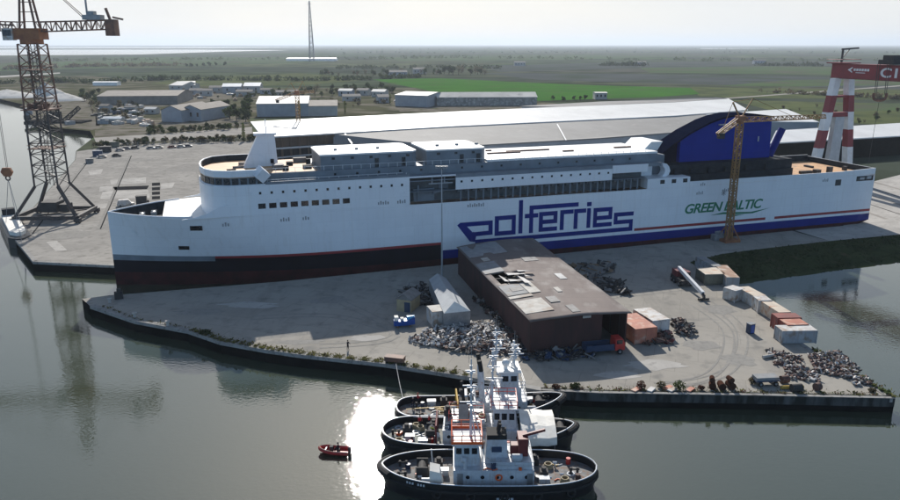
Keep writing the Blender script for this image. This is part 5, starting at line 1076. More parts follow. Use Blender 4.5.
m = MB(); m.box(-4.6, -3.4, -1.2, .9, 4.3, 6.6); m.box(-3.4, -2.5, -.6, .4, 4.3, 5.5); m.beam((-4, 0, 6.6), (-6.6, .4, 7.6), .3); m.build('deck_crane', 'wine_red', t1)
for q in ((8.2, 0, 'winch'), (10.6, 1.2, 'bitts'), (10.6, -1.2, 'bitts'), (6.4, 1.4, 'crate'), (6.2, -1.5, 'dark'), (5.6, .2, 'crate'), (-6.6, .6, 'dark'), (-7.4, -1.4, 'rope'), (-10.4, 0, 'bitts'), (-6.5, 2.0, 'crate'), (-9, 1.8, 'rope'), (7.6, 2.4, 'raft'), (-5.8, -2.3, 'dark'), (3.0, 2.3, 'vent')): gear(t1, q[0], q[1], zr(X(0) + q[0] / 13.7) - .95 if abs(q[0]) > 5.3 else 3.5, q[2])
for x, y in ((3.6, 2.74), (-4.7, 2.74), (-1.9, -2.74)): m = MB(); m.box(x - .35, x + .35, y - .03, y + .03, 1.4, 3.1); m.build('door', 'steel_grey', dh)
m = MB()
for y in (-.2, .2): m.beam((.9, 1.9 + y, 3.5), (.75, 1.9 + y, 6.4), .06)
for k in range(8): m.beam((.88 - .018 * k, 1.7, 3.7 + .33 * k), (.88 - .018 * k, 2.1, 3.7 + .33 * k), .04)
m.build('ladder', 'tug_white', t1); gear(t1, -1, 2.78, 2.6, 'ring'); gear(t1, -3.2, 1.9, 4.4, 'raft')
m = MB(); m.beam((6.9, -1, 1.4), (7.1, -1, 4.2), .12); m.build('jack_staff', 'tug_white', t1); m = MB(); m.loft([[(5.6, 1.4, 1.5), (7.3, 1.4, 1.5), (7.3, 3.0, 1.5), (5.6, 3.0, 1.5)], [(6.0, 1.5, 3.6), (7.2, 1.5, 3.9), (7.2, 2.9, 3.6), (6.0, 2.9, 3.3)]]); m.build('canvas_cover', 'tarp_white', t1)
# middle tug (bow towards the photo's right)
t2 = thing('tugboat', 'middle black tug with a big white awning and a pointed bow', 'tugboat', (3.7, 90.6, WL), R(-1.5))
hw, zr, X = tug_hull(t2, 25.8, 8.0, 2.2, 1.3, 'tug_green_deck', 2.2)
m = MB(); m.box(-4.6, 5.3, -2.5, 2.5, 1.1, 3.5); dh = m.build('deckhouse', 'tug_white', t2)
for s in (-1, 1):
    for k in range(6): m = MB(); x = -3.8 + k * 1.8; m.tube((x, s * 2.46, 2.6), (x, s * 2.54, 2.6), .24, n=12); m.build('porthole', 'glass_dark', dh)
m = MB(); tapered(m, 1.9, 5.0, 1.9, 3.5, 6.3, .93); wh = m.build('wheelhouse', 'tug_white', t2); windows_on(wh, 2.0, 4.9, -1.82, 1.82, 4.8, 5.7, 3, 4)
m = MB(); m.box(1.6, 5.2, -2.1, 2.1, 6.3, 6.5); m.build('wheelhouse_roof', 'tug_white', t2); rail_loop(t2, 1.7, 5.1, 2.0, 6.5, 1.0, 'signal_red', .055)
for y in (-1.3, 1.3):
    m = MB(); tapered(m, -2.6, -1.2, .55, 3.5, 7.0, .85); m.v = [(a, b_ + y, c_) for a, b_, c_ in m.v]; fn = m.build('funnel', 'steel_grey', t2); m = MB(); m.box(-2.5, -1.35, y - .48, y + .48, 7.0, 7.5); m.build('funnel_top', 'rubber', fn); m = MB(); m.tube((-1.9, y, 7.5), (-2.2, y, 8.8), .2, n=8); m.build('exhaust', 'rubber', fn)
m = MB(); tapered(m, -4.4, 1.2, 1.9, 3.5, 4.5, .94); m.build('engine_casing', 'steel_grey', t2)
tug_mast(t2, 1.9, 6.3, 14.2); rail_loop(t2, -4.5, 2, 2.4, 3.5, 1.0, 'tug_white', .035); rail_loop(t2, -3.8, .8, 1.7, 4.5, 1.0, 'signal_red', .04)
m = MB(); aw = [(5.6, -3.7, 3.3), (5.5, -1.5, 3.9), (5.6, 1, 4.1), (5.7, 3.3, 3.8)]
m.strip([[(x, y * k, z + dz_) for x, y, z in [(5.6 + q * 4.6, p[1], p[2]) for p in aw]] for q, k, dz_ in ((0, 1, 0), (.25, 1.01, -.12), (.5, 1, -.02), (.75, .97, -.14), (1, .93, .02))])
m.strip([[(x, -3.7 * k, 3.3 + dz_), (x + .05, -3.75 * k, 2.2 + dz_)] for x, k, dz_ in ((5.6, 1, 0), (6.8, 1.01, -.12), (7.9, 1, -.02), (9, .97, -.14), (10.2, .93, .02))])
m.build('awning', 'tarp_white', t2)
for x, y, z in ((5.7, -3.5, 3.2), (10.0, -3.2, 3.2), (10.0, 2.9, 3.7), (5.8, 3.1, 3.7)): m = MB(); m.beam((x, y, 1.2), (x, y, z), .1); m.build('awning_pole', 'steel_grey', t2)
for q in ((11, 0, 'winch'), (9, 2.0, 'bitts'), (-6.2, 0, 'winch'), (-7.8, 1.6, 'rope'), (-9, -1.2, 'crate'), (-6.0, 2.2, 'dark'), (-9.6, .8, 'dark'), (-7.2, -2.2, 'crate'), (-5.5, -1.8, 'vent'), (-11, 0, 'bitts'), (-8.4, 2.2, 'rope'), (-10.4, -2.0, 'rope')): gear(t2, q[0], q[1], zr(q[0] / 13.5) - .95, q[2])
gear(t2, -2, 2.1, 3.5, 'raft'); gear(t2, -3.3, -2.1, 3.5, 'raft'); gear(t2, 1.4, -2.56, 2.7, 'ring'); gear(t2, .4, -2.2, 3.5, 'vent'); gear(t2, -4, 0, 4.5, 'dark')
m = MB(); m.path([(-5.5, -2.2, 1.3), (-5.5, -2.2, 3.9), (-5.5, 2.2, 3.9), (-5.5, 2.2, 1.3)], .14, 7); m.build('tow_arch', 'wine_red', t2)
# rear tug against the quay wall
t3 = thing('tugboat', 'rear tug moored against the quay with a long open after deck', 'tugboat', (4.2, 98.0, WL), R(3))
hw, zr, X = tug_hull(t3, 24.0, 6.8, 2.1, 1.5, 'tug_deck', 2.3, 9)
m = MB(); m.box(-.8, 6.6, -2.1, 2.1, 1.1, 3.6); dh = m.build('deckhouse', 'tug_white', t3)
for s in (-1, 1):
    for k in range(4): m = MB(); x = 0 + k * 1.8; m.tube((x, s * 2.06, 2.7), (x, s * 2.14, 2.7), .22, n=12); m.build('porthole', 'glass_dark', dh)
m = MB(); tapered(m, 2.4, 5.8, 1.8, 3.6, 5.6, .97); m.build('bridge_deck', 'tug_white', t3)
m = MB(); tapered(m, 2.8, 5.4, 1.6, 5.6, 7.9, .92); wh = m.build('wheelhouse', 'tug_white', t3); windows_on(wh, 2.9, 5.3, -1.54, 1.54, 6.5, 7.3, 2, 3)
m = MB(); m.box(2.5, 5.7, -1.85, 1.85, 7.9, 8.1); m.build('wheelhouse_roof', 'white_roof', t3); rail_loop(t3, 2.0, 6.2, 1.95, 5.6, 1.0, 'tug_white', .04); rail_loop(t3, -.7, 6.5, 2.0, 3.6, 1.0, 'tug_white', .035)
for y in (-1.2, 1.2):
    m = MB(); m.tube((.3, y, 3.6), (.1, y, 8.0), .42, .36, n=14); fn = m.build('funnel', 'tug_white', t3); m = MB(); m.tube((.1, y, 8.0), (-.15, y, 9.6), .33, .3, n=12); m.build('funnel_top', 'rubber', fn)
m = MB(); m.tube((3.6, -.7, 8.1), (3.6, -.7, 8.6), .3, n=10); n_ = 8
for i in range(n_): a0, a1 = i / n_ * pi, (i + 1) / n_ * pi; m.tube((3.6, -.7, 9.0 - .55 * cos(a0)), (3.6, -.7, 9.0 - .55 * cos(a1)), .02 + .55 * sin(a0), .02 + .55 * sin(a1), n=14)
m.build('satellite_dome', 'white_roof', t3, smooth=True)
tug_mast(t3, 2.3, 8.1, 14.2); tug_mast(t3, 5.0, 8.1, 11.6, y=.7)
for q in ((8.6, 0, 'winch'), (9.8, 1, 'bitts'), (7.4, -1.3, 'raft'), (-2.2, 0, 'winch'), (-3.6, 1.2, 'rope'), (-5.4, -1.2, 'rope'), (-8.6, 1.6, 'bitts'), (-8.6, -1.6, 'bitts'), (-2, 1.9, 'dark'), (-2, -1.9, 'dark'), (-6.8, 2.3, 'crate'), (-5, 2.4, 'dark'), (7.4, 1.4, 'crate')): gear(t3, q[0], q[1], zr(q[0] / 12) - .95, q[2])
m = MB(); m.beam((-2.2, 0, 2.2), (-10.5, .2, 1.7), .09); m.beam((-3, .3, 1.4), (-9, 1.4, 1.3), .09); m.build('tow_rope', 'yellow_paint', t3)
m = MB(); m.path([(-3.2, -2.4, 1.3), (-3.2, -2.4, 3.6), (-3.2, 2.4, 3.6), (-3.2, 2.4, 1.3)], .13, 7); m.build('tow_arch', 'yellow_paint', t3)
# mooring line from the quay platform to the rear tug
pA, pB = at(396, 364, .9), Vector((-6.9, 100.0, .1)); m = MB(); m.path([pA.lerp(pB, k / 8) - Vector((0, 0, 1.2 * sin(pi * k / 8))) * .25 for k in range(9)], .06, 5)
solo('mooring_line', m, 'steel_grey', 'thin mooring line running down from the brown platform to the rear tug', 'rope')
# small loose gear on the three decks
def clutter(t, spots, z, seed):
    rn = random.Random(seed)
    for x, y in spots:
        m = MB(); q = rn.randrange(5); s_ = rn.uniform(.25, .6)
        if q == 0: m.cbox((x, y, z + s_ * .4), (s_ * 1.5, s_, s_ * .8), rn.random() * 3); nm, mt = 'deck_box', rn.choice(['tug_white', 'signal_orange', 'steel_grey'])
        elif q == 1: m.tube((x, y, z), (x, y, z + .85), .29, n=12); m.tube((x, y, z + .4), (x, y, z + .46), .31, n=12); nm, mt = 'drum', rn.choice(['dark_blue', 'signal_red', 'scrap_rust'])
        elif q == 2: m.torus((x, y, z + .12), .42, .13, 'z', 14, 6); nm, mt = 'rope_coil', rn.choice(['beige_paint', 'tug_white', 'sky_blue'])
        elif q == 3: m.path([(x - s_ * 2, y, z + .08), (x - s_, y + .3, z + .1), (x + s_, y - .2, z + .08), (x + s_ * 2, y + .2, z + .1)], .07, 6); nm, mt = 'hose', rn.choice(['signal_orange', 'yellow_paint', 'tug_white'])
        else: m.tube((x, y, z), (x, y, z + .6), .1, n=8); m.tube((x - .25, y, z + .6), (x + .25, y, z + .6), .16, n=8); nm, mt = 'vent_post', 'tug_white'
        m.build(nm, mt, t)
rn_ = random.Random(77)
clutter(t1, [(rn_.uniform(5.8, 11), rn_.uniform(-2.4, 2.4)) for _ in range(11)] + [(rn_.uniform(-11, -5.8), rn_.uniform(-2.6, 2.6)) for _ in range(12)], 1.4, 1)
clutter(t1, [(rn_.uniform(-4.8, 1), rn_.choice((-2.5, 2.5))) for _ in range(6)], 3.5, 4)
clutter(t2, [(rn_.uniform(-11.5, -5), rn_.uniform(-2.8, 2.8)) for _ in range(22)], 1.25, 2); clutter(t2, [(rn_.uniform(-4, 1.4), rn_.choice((-2.2, 2.2))) for _ in range(9)], 3.5, 5); clutter(t2, [(rn_.uniform(-3.6, .8), rn_.uniform(-1.3, 1.3)) for _ in range(6)], 4.5, 6)
clutter(t3, [(rn_.uniform(-9.5, -2.4), rn_.uniform(-2.4, 2.4)) for _ in range(18)], 1.2, 3); clutter(t3, [(rn_.uniform(-.6, 2.2), rn_.uniform(-1.8, 1.8)) for _ in range(8)], 3.6, 7); clutter(t3, [(rn_.uniform(7, 9), rn_.uniform(-1.4, 1.4)) for _ in range(6)], 1.7, 8)
# red rescue boat under way
rb = at(335, 453, WL); rt = thing('red_boat', 'small red rescue boat under way near the sun glint', 'boat', rb, R(174)); rt.scale = (.74, .8, .85)
def rib(x): return 1.0 * max(.05, (1 - max(0, (x - .2) / 2.6) ** 2.2)) ** .6
m = MB()
secs = [[(x, -rib(x) * .9, .35 + .1 * max(0, x)), (x, 0, -.3 + .25 * max(0, x - .8)), (x, rib(x) * .9, .35 + .1 * max(0, x)), (x, 0, .3 + .06 * max(0, x))] for x in (-2.4, -1, .4, 1.4, 2.2, 2.75)]
m.loft(secs); m.build('hull', 'signal_red', rt)
m = MB(); pts = [(x, rib(x), .5 + .1 * max(0, x)) for x in (-2.5, -1.4, 0, .9, 1.6, 2.2, 2.6)] + [(2.8, 0, .82)] + [(x, -rib(x), .5 + .1 * max(0, x)) for x in (2.6, 2.2, 1.6, .9, 0, -1.4, -2.5)]; m.path(pts, .27, 9); m.build('tube', 'signal_red', rt, smooth=True)
m = MB(); m.path([(x, y * 1.02, z + .26) for x, y, z in pts], .06, 5); m.build('grab_line', 'container_cream', rt)
m = MB(); m.box(.3, .9, -.35, .35, .3, 1.2); m.box(-.9, -.4, -.35, .35, .3, .75); m.build('console', 'scrap_dark', rt)
m = MB(); m.box(1.5, 1.7, -.7, .7, .55, .75); m.build('thwart', 'tug_white', rt)
m = MB(); m.box(-2.9, -2.45, -.25, .25, .2, 1.2); m.box(-2.75, -2.6, -.1, .1, -.5, .3); m.build('outboard_motor', 'rubber', rt)
person('person in dark clothes seated at the console of the red boat', rb + Vector((.45, -.05, .2)), R(-90 - 6), 'cloth_dark', .6, True)
for k, (x, y, top, lab, z, rz, hat) in enumerate(((413, 402, 'cloth_dark', 'person in dark overalls at the stern of the rear tug', WL + 1.2, .5, 'container_white'), (418, 398, 'cloth_red', 'person in a red jacket farther in on the after deck of the rear tug', WL + 1.2, 2.0, 'signal_red'), (420, 421, 'cloth_red', 'person in red overalls by the winch of the middle tug', WL + 1.25, .2, None), (429, 420, 'cloth_red', 'person in a red jacket and white helmet on the middle tug', WL + 1.25, 1.4, 'container_white'), (432, 431, 'cloth_hivis', 'person in a yellow vest on the near side of the middle tug deck', WL + 1.25, 2.6, 'container_white'), (348, 350, 'cloth_dark', 'person standing alone on the sunlit quay paving', .03, 1, None))):
    person(lab, at(x, y + 6 if k < 5 else y, z), rz, top, .4, False, hat)
# ------------------------------------------------------------------ vegetation
def leaf_quads(m, c, rad, n, size, rn, mi=0, flat=1.0):
    for _ in range(n):
        while True:
            d = Vector((rn.uniform(-1, 1), rn.uniform(-1, 1), rn.uniform(-1, 1)))
            if .25 < d.length < 1: break
        p = Vector((c[0] + d.x * rad[0], c[1] + d.y * rad[1], c[2] + d.z * rad[2])); s = size * rn.uniform(.6, 1.4)
        a = Vector((rn.gauss(0, 1), rn.gauss(0, 1), rn.gauss(0, .6))).normalized() * s; b_ = a.cross(Vector((rn.gauss(0, 1), rn.gauss(0, 1), rn.gauss(0, 1)))).normalized() * s * .8
        m.add([p - a, p + b_ * .7, p + a, p - b_], [(0, 1, 2, 3)], mi)
def tree_proto(kind, seed):
    rn = random.Random(seed); t = thing('tree', '-', 'tree')
    tall = kind == 'poplar'; Hh = 12 if tall else 8
    m = MB(); m.tube((0, 0, 0), (0, 0, Hh * .4), .28, .16, n=7)
    for k in range(6 if kind != 'bare' else 14):
        a = rn.uniform(0, 6.28); z = Hh * rn.uniform(.28, .5); r_ = Hh * (.07 if tall else .28); m.tube((0, 0, z), (cos(a) * r_, sin(a) * r_, z + Hh * rn.uniform(.15, .4)), .1, .03, n=5)
    m.build('trunk', 'bark', t)
    m = MB(); mt = {'dark': 'leaf_dark', 'mid': 'leaf_mid', 'dry': 'leaf_dry', 'poplar': 'leaf_poplar', 'bare': 'leaf_dry'}[kind]
    if tall:
        for k in range(7): leaf_quads(m, (rn.uniform(-.2, .2), rn.uniform(-.2, .2), 2 + k * 1.5), (1.3 - .12 * abs(k - 2), 1.3 - .12 * abs(k - 2), 1.3), 60, .36, rn)
    else:
        for k in range(9):
            a = rn.uniform(0, 6.28); q = rn.uniform(.1, .75); leaf_quads(m, (cos(a) * 2.9 * q, sin(a) * 2.9 * q, rn.uniform(2.6, 6.6) - 1.2 * q), (rn.uniform(1.2, 2.0), rn.uniform(1.2, 2.0), rn.uniform(.9, 1.5)), 26 if kind == 'bare' else 62, .30 if kind == 'bare' else .42, rn)
    m.build('crown', mt, t)
    return t
PROTO = {k: [tree_proto(k, 100 + 7 * i + j) for j in range(2)] for i, k in enumerate(('dark', 'mid', 'dry', 'poplar', 'bare'))}
used = {}
def plant_tree(kind, loc, s, label, group, rn):
    k = rn.randrange(len(PROTO[kind])); p = PROTO[kind][k]
    if not used.get((kind, k)): t = p; used[(kind, k)] = True
    else: t = copy_tree(p)
    t.location = loc; t.rotation_euler = (0, 0, rn.uniform(0, 6.28)); t.scale = (s * rn.uniform(.9, 1.15), s * rn.uniform(.9, 1.15), s); t['label'] = label; t['group'] = group; t['category'] = 'bush' if ' bush' in label else 'tree'
    if ' bush' in label: t.name = 'hedge_bush'
    elif t.name.startswith('hedge_bush'): t.name = 'tree'
rt_ = random.Random(11)
def grove(poly, n, kinds, smin, smax, label, group):
    """trees dropped inside a ground area given by its corners"""
    P = [at(x, y, 0.1) for x, y in poly]; tri = tessellate_polygon([[Vector((p.x, p.y, 0)) for p in P]])
    ar = [abs((P[b_] - P[a]).cross(P[c_] - P[a]).z) for a, b_, c_ in tri]
    for _ in range(n):
        a, b_, c_ = rt_.choices(tri, ar)[0]; u, v = rt_.random(), rt_.random()
        if u + v > 1: u, v = 1 - u, 1 - v
        k = rt_.choice(kinds); kd = {'dark': 'dark bushy', 'mid': 'green leafy', 'dry': 'dry brownish', 'bare': 'thin leafed grey', 'poplar': 'slim yellow green'}[k]
        plant_tree(k, P[a] + (P[b_] - P[a]) * u + (P[c_] - P[a]) * v, rt_.uniform(smin, smax), label.replace('*', kd), group.replace('*', kd), rt_)
grove([(222, 122), (246, 122), (250, 104), (226, 108)], 15, ['dark', 'dark', 'mid'], .9, 1.5, '* tree in the clump left of the beige roofed hall', '* trees left of the beige roofed hall')
grove([(205, 114), (224, 118), (226, 106), (208, 104)], 9, ['dark', 'dark', 'bare'], .8, 1.25, '* tree behind the brown twin hall', '* trees behind the brown twin hall')
grove([(94, 149), (160, 144.5), (258, 141.5), (258, 138.5), (160, 141.5), (94, 146)], 105, ['dark', 'dry', 'bare', 'dark'], .28, .52, '* bush in the hedge along the far end of the quay', '* bushes of the quay hedge')
grove([(145, 135), (240, 130), (240, 127), (150, 131)], 50, ['dark', 'dark', 'mid', 'bare'], .35, .6, '* tree on the strip between the two roads beyond the quay', '* trees between the two roads beyond the quay')
grove([(84, 104), (130, 100), (150, 122), (100, 122)], 44, ['bare', 'dry', 'dark'], .4, .8, '* tree scattered over the scrapyard beyond the river', '* trees scattered over the scrapyard')
grove([(80, 95), (100, 93), (100, 103), (82, 104)], 12, ['bare', 'dark', 'mid'], .7, 1.2, '* tree left of the long olive roofed hall', '* trees left of the long olive roofed hall')
grove([(300, 99), (395, 94), (392, 88), (300, 90)], 46, ['bare', 'mid', 'dark', 'bare'], .7, 1.2, '* tree in the belt before the village houses', '* trees in the belt before the village houses')
grove([(262, 99), (300, 99), (300, 94), (262, 95)], 8, ['dark', 'mid'], .7, 1.1, '* tree behind the beige roofed hall', '* trees behind the beige roofed hall')
grove([(320, 77), (440, 77), (440, 74), (320, 74)], 22, ['dark', 'bare', 'mid'], .9, 1.7, '* tree along the near edge of the bright green field', '* trees along the bright green field')
grove([(440, 75), (490, 76), (490, 72), (440, 71)], 14, ['dark', 'bare', 'bare'], 1.4, 2.6, '* big tree in the grove beyond the bright green field', '* big trees beyond the bright green field')
grove([(560, 101.5), (590, 101), (595, 98.5), (540, 99.5)], 6, ['dark', 'mid'], .5, .8, '* tree at the lower edge of the bright green field', '* trees at the lower edge of the bright green field')
grove([(790, 120), (905, 128), (905, 108), (770, 106)], 24, ['bare', 'mid', 'dry'], .35, .6, '* bush on the rough grass behind the gantry crane', '* bushes on the rough grass behind the gantry')
grove([(180, 68), (230, 66), (230, 65), (180, 66.5)], 10, ['dark'], .9, 1.5, '* tree in the row across the far fields', '* trees in the row across the far fields')
grove([(150, 101), (262, 98), (262, 90), (190, 89), (150, 95)], 30, ['bare', 'dark', 'mid', 'dry'], .35, .75, '* tree among the village houses', '* trees among the village houses')
grove([(300, 112), (395, 104), (395, 97), (300, 101)], 24, ['bare', 'dry', 'mid'], .3, .65, '* tree on the rough ground behind the white hall', '* trees on the rough ground behind the white hall')
for (x, y, s, lab) in ((299.5, 117.5, .95, 'slim yellow green poplar in front of the beige roofed hall'), (244, 141, .8, 'slim yellow green poplar at the left gable of the white hall'), (345, 113, .75, 'slim yellow green poplar right of the beige roofed hall'), (390, 104, .7, 'slim yellow green poplar at the end of the blue white hall')): plant_tree('poplar', at(x, y), s, lab, 'lone poplars', rt_)
bpy.data.objects  # unused prototypes are removed below
for k, l in PROTO.items():
    for j, p in enumerate(l):
        if not used.get((k, j)):
            for ch in list(p.children): bpy.data.objects.remove(ch)
            bpy.data.objects.remove(p)
def weeds_strip(label, pts, n, width, mats, hmax, seed, name='grass'):
    rn = random.Random(seed); m = MB(); P = [at(x, y) for x, y in pts]
    L = [(b_ - a).length for a, b_ in zip(P, P[1:])]
    for _ in range(n):
        i = rn.choices(range(len(L)), L)[0]; d = (P[i + 1] - P[i]).normalized(); nr = Vector((-d.y, d.x, 0)); u = rn.random()
        p = P[i].lerp(P[i + 1], u) + nr * (abs(rn.gauss(0, .5)) * width + .2); clump = .5 + .5 * sin(u * 40 + i * 3); h_ = hmax * rn.uniform(.2, 1) * (.35 + .65 * clump); w_ = h_ * .55; a = rn.uniform(0, 3.14); e = Vector((cos(a), sin(a), 0)) * w_; lean = Vector((rn.gauss(0, .2), rn.gauss(0, .2), 0))
        m.add([p - e * .5 + Vector((0, 0, .02)), p + e * .5 + Vector((0, 0, .02)), p + e * .7 + lean + Vector((0, 0, h_)), p - e * .6 + lean + Vector((0, 0, h_ * .8))], [(0, 1, 2, 3)], rn.randrange(len(mats)))
    return tag(m.build(name, mats), label, 'weeds', None, 'stuff')
weeds_strip('yellow green weeds along the curved quay edge', [(188, 331), (220, 342), (265, 350), (300, 355), (384, 364), (466, 377)], 5200, 1.3, ['weeds', 'weeds', 'weeds', 'leaf_dry'], .42, 1)
weeds_strip('thin dry weeds on the pier tip edge', [(100, 307), (134, 320), (188, 330)], 350, .8, ['leaf_dry', 'weeds'], .4, 2)
weeds_strip('mixed weeds and rubbish along the front quay edge', [(545, 390), (600, 392.5), (760, 395), (880, 397.5)], 1900, 1.4, ['weeds', 'leaf_dry', 'leaf_dry', 'leaf_mid', 'leaf_brown'], .4, 3)
weeds_strip('green weeds along the basin side of the pier corner', [(893, 398), (880, 390), (835, 365), (812, 350)], 900, -1.2, ['leaf_mid', 'weeds', 'leaf_dry'], .6, 4)
def bush(label, x, y, w, h, mt, seed):
    w *= .8; h *= .72
    rn = random.Random(seed); t = thing('bush', label, 'bush', at(x, y) + Vector((0, 0, .03)))
    m = MB()
    for k in range(9): a = rn.uniform(0, 6.28); m.tube((0, 0, 0), (cos(a) * w * .5, sin(a) * w * .4, h * rn.uniform(.5, 1)), .05, .02, n=5)
    m.build('stem', 'bark', t); m = MB(); leaf_quads(m, (0, 0, h * .5), (w * .6, w * .5, h * .5), int(110 * w), .16, rn); m.build('foliage', mt, t)
for a in (('dark brown bush at the edge of the shed shadow on the quay', 641, 389, 1.5, 1.7, 'leaf_brown', 1), ('grey green bush between the brown bush and the tall one', 661, 388, 1.4, 1.5, 'leaf_dry', 2), ('tallest green bush on the front quay edge', 679, 390, 1.9, 2.1, 'leaf_mid', 3), ('reddish low bush left of the brown net rolls', 701, 390, 1.1, 1.0, 'leaf_brown', 4), ('dark low bush under the shed gable', 575, 388, 1.8, 1.1, 'leaf_dark', 5), ('low brown bush in the shade near the rear tug bow', 556, 389, 1.3, 1.0, 'leaf_brown', 6), ('dry thin bush beyond the flat trailer', 752, 384, 1.4, 1.4, 'leaf_dry', 7), ('dry bush on the bare pier corner', 872, 392, 1.2, .8, 'leaf_dry', 8), ('dark bush on the tip bend of the pier', 205, 334, 2.4, 1.0, 'leaf_dark', 9)): bush(*a)
m = MB(); rn = random.Random(5)
for (x, y, mt) in ((668, 389, 0), (672, 391, 1), (690, 391, 0), (651, 391, 1), (636, 391, 0)):
    p = at(x, y); m.cbox((p.x, p.y, .2), (1.6, .8, .3), rn.random(), mt)
tag(m.build('debris', ['container_orange', 'container_white']), 'orange and white rubbish lying in the weeds of the front quay edge', 'rubbish', None, 'stuff')
# ------------------------------------------------------------------ buildings far behind
def bld(label, x, y, w_, d_, h_, roof, wall, rz=0.0, ridge=.18, name='building', cat='building', nwin=0, alongx=True, group=None):
    t = thing(name, label, cat, at(x, y, 0.1), rz, group)
    m = MB(); m.box(-w_ / 2, w_ / 2, 0, d_, 0, h_); m.build('wall', wall, t)
    r_ = min(w_, d_) * ridge; o = .4; m = MB()
    if alongx: sec = lambda q: [(q, -o, h_ - .05), (q, d_ / 2, h_ + r_), (q, d_ + o, h_ - .05), (q, d_ + o, h_ + .2), (q, d_ / 2, h_ + r_ + .3), (q, -o, h_ + .2)]; m.loft([sec(-w_ / 2 - o), sec(w_ / 2 + o)])
    else: sec = lambda q: [(-w_ / 2 - o, q, h_ - .05), (0, q, h_ + r_), (w_ / 2 + o, q, h_ - .05), (w_ / 2 + o, q, h_ + .2), (0, q, h_ + r_ + .3), (-w_ / 2 - o, q, h_ + .2)]; m.loft([sec(-o), sec(d_ + o)])
    m.build('roof', roof, t)
    m = MB()
    for s in (0, 1):
        m = MB(); m.add([((2 * s - 1) * w_ / 2, yy, zz) for yy, zz in ((0, h_), (d_, h_), (d_ / 2, h_ + r_))] if alongx else [(xx, s * d_, zz) for xx, zz in ((-w_ / 2, h_), (w_ / 2, h_), (0, h_ + r_))], [(0, 1, 2)]); m.build('gable', wall, t)
    for k in range(nwin):
        q = -w_ / 2 + w_ * (k + .5) / nwin; m = MB(); m.box(q - .7, q + .7, -.08, -.02, h_ * .4, h_ * .75); m.build('window', 'glass_dark', t)
    return t
bld('long low hall with an olive brown roof beyond the scrapyard', 138, 104.5, 66, 60, 7, 'brown_roof', 'house_roof', R(6), .05, cat='hall')
bld('brown roofed hall, the left of the twin halls across the road', 172, 122, 15, 38, 7.5, 'brown_roof', 'house_blue', R(-14), .2, alongx=False, cat='hall')
bld('brown roofed hall, the right of the twin halls across the road', 191.5, 121, 15, 38, 7.5, 'brown_roof', 'house_blue', R(-14), .2, alongx=False, cat='hall', nwin=3)
bld('beige roofed hall with a bluish wall behind the white shipyard hall', 283, 116.5, 36, 50, 9, 'pale_roof', 'house_blue', R(8), .1, cat='hall')
bld('smaller beige roofed hall joined to the larger one on its right', 322, 116, 22, 40, 7, 'brown_roof', 'house_wall', R(8), .12, cat='hall')
bld('blue white hall with a bright roof edge beside the long beige hall', 411, 106.5, 30, 40, 9, 'pale_roof', 'house_blue', R(-25), .06, cat='hall')
bld('very long pale beige hall below the bright green field', 487, 105.8, 84, 24, 7, 'spoil', 'stone_wall', R(3), .14, cat='hall')
bld('far white greenhouse hall at the foot of the radio mast', 311, 61, 150, 60, 7, 'white_roof', 'white_roof', R(2), .03, cat='greenhouse')
bld('thin white greenhouse beyond the olive roofed hall', 105, 85.6, 30, 12, 4, 'white_roof', 'white_roof', 0, .05, cat='greenhouse')
bld('pale concrete substation in the bright green field', 601, 99.5, 11, 12, 6, 'pale_roof', 'house_wall', 0, .03, nwin=3, cat='substation')
hs = [(176, 90, 18, 30, 5, 'pale_roof'), (188, 89.5, 16, 40, 5, 'pale_roof'), (196, 95, 12, 9, 4.5, 'house_roof'), (205, 96, 14, 9, 5, 'house_roof'), (216, 93, 13, 9, 5.5, 'house_roof'), (232, 93.5, 19, 14, 7, 'white_roof'), (252, 93, 17, 16, 7, 'white_roof'), (244, 96.5, 16, 9, 4.5, 'house_roof'), (266, 94, 12, 8, 4, 'brown_roof'), (277, 96.5, 13, 9, 4, 'house_roof'), (292, 96, 10, 8, 4, 'brown_roof'), (345, 96, 14, 9, 5, 'pale_roof'), (362, 95.5, 12, 9, 5, 'house_roof'), (378, 97, 14, 10, 5, 'pale_roof'), (384, 103, 10, 10, 5, 'house_roof'), (352, 101, 16, 9, 4, 'house_roof'), (420, 74, 22, 12, 8, 'house_roof'), (398, 76, 30, 14, 6, 'house_roof'), (640, 66, 30, 14, 8, 'house_roof'), (520, 66, 26, 12, 8, 'house_roof'), (760, 64, 30, 14, 8, 'brown_roof'), (112, 123.5, 12, 5, 3, 'white_roof'), (130, 112, 8, 6, 3.5, 'house_roof'), (104, 113, 7, 7, 5, 'brown_roof'), (150, 114, 9, 6, 3.5, 'pale_roof')]
lb = ['pale roofed shed, left of the pair beyond the olive roofed hall', 'pale roofed shed, right of the pair beyond the olive roofed hall', 'grey roofed house nearest the twin brown halls', 'grey roofed house behind the first village house', 'grey roofed house left of the white roofed sheds', 'white roofed shed with the bigger gap on its left in the village', 'white roofed shed, right of the two in the village', 'low grey roofed shed in front of the white roofed sheds', 'small brown roofed house right of the white sheds', 'grey roofed house above the beige roofed hall', 'brown roofed hut above the beige roofed hall', 'pale roofed house in the tree belt', 'grey roofed house in the tree belt', 'pale roofed house at the right end of the tree belt', 'grey roofed house beside the blue white hall', 'low grey house below the tree belt', 'grey farmhouse by the grove beyond the bright field', 'long grey barn at the edge of the bright field', 'far farm on the brown field', 'far farm left of the brown field', 'far brown farm near the horizon', 'long white workshop shed by the river bank', 'small grey hut in the scrapyard', 'brown tower like shed in the scrapyard', 'small pale hut in the scrapyard']
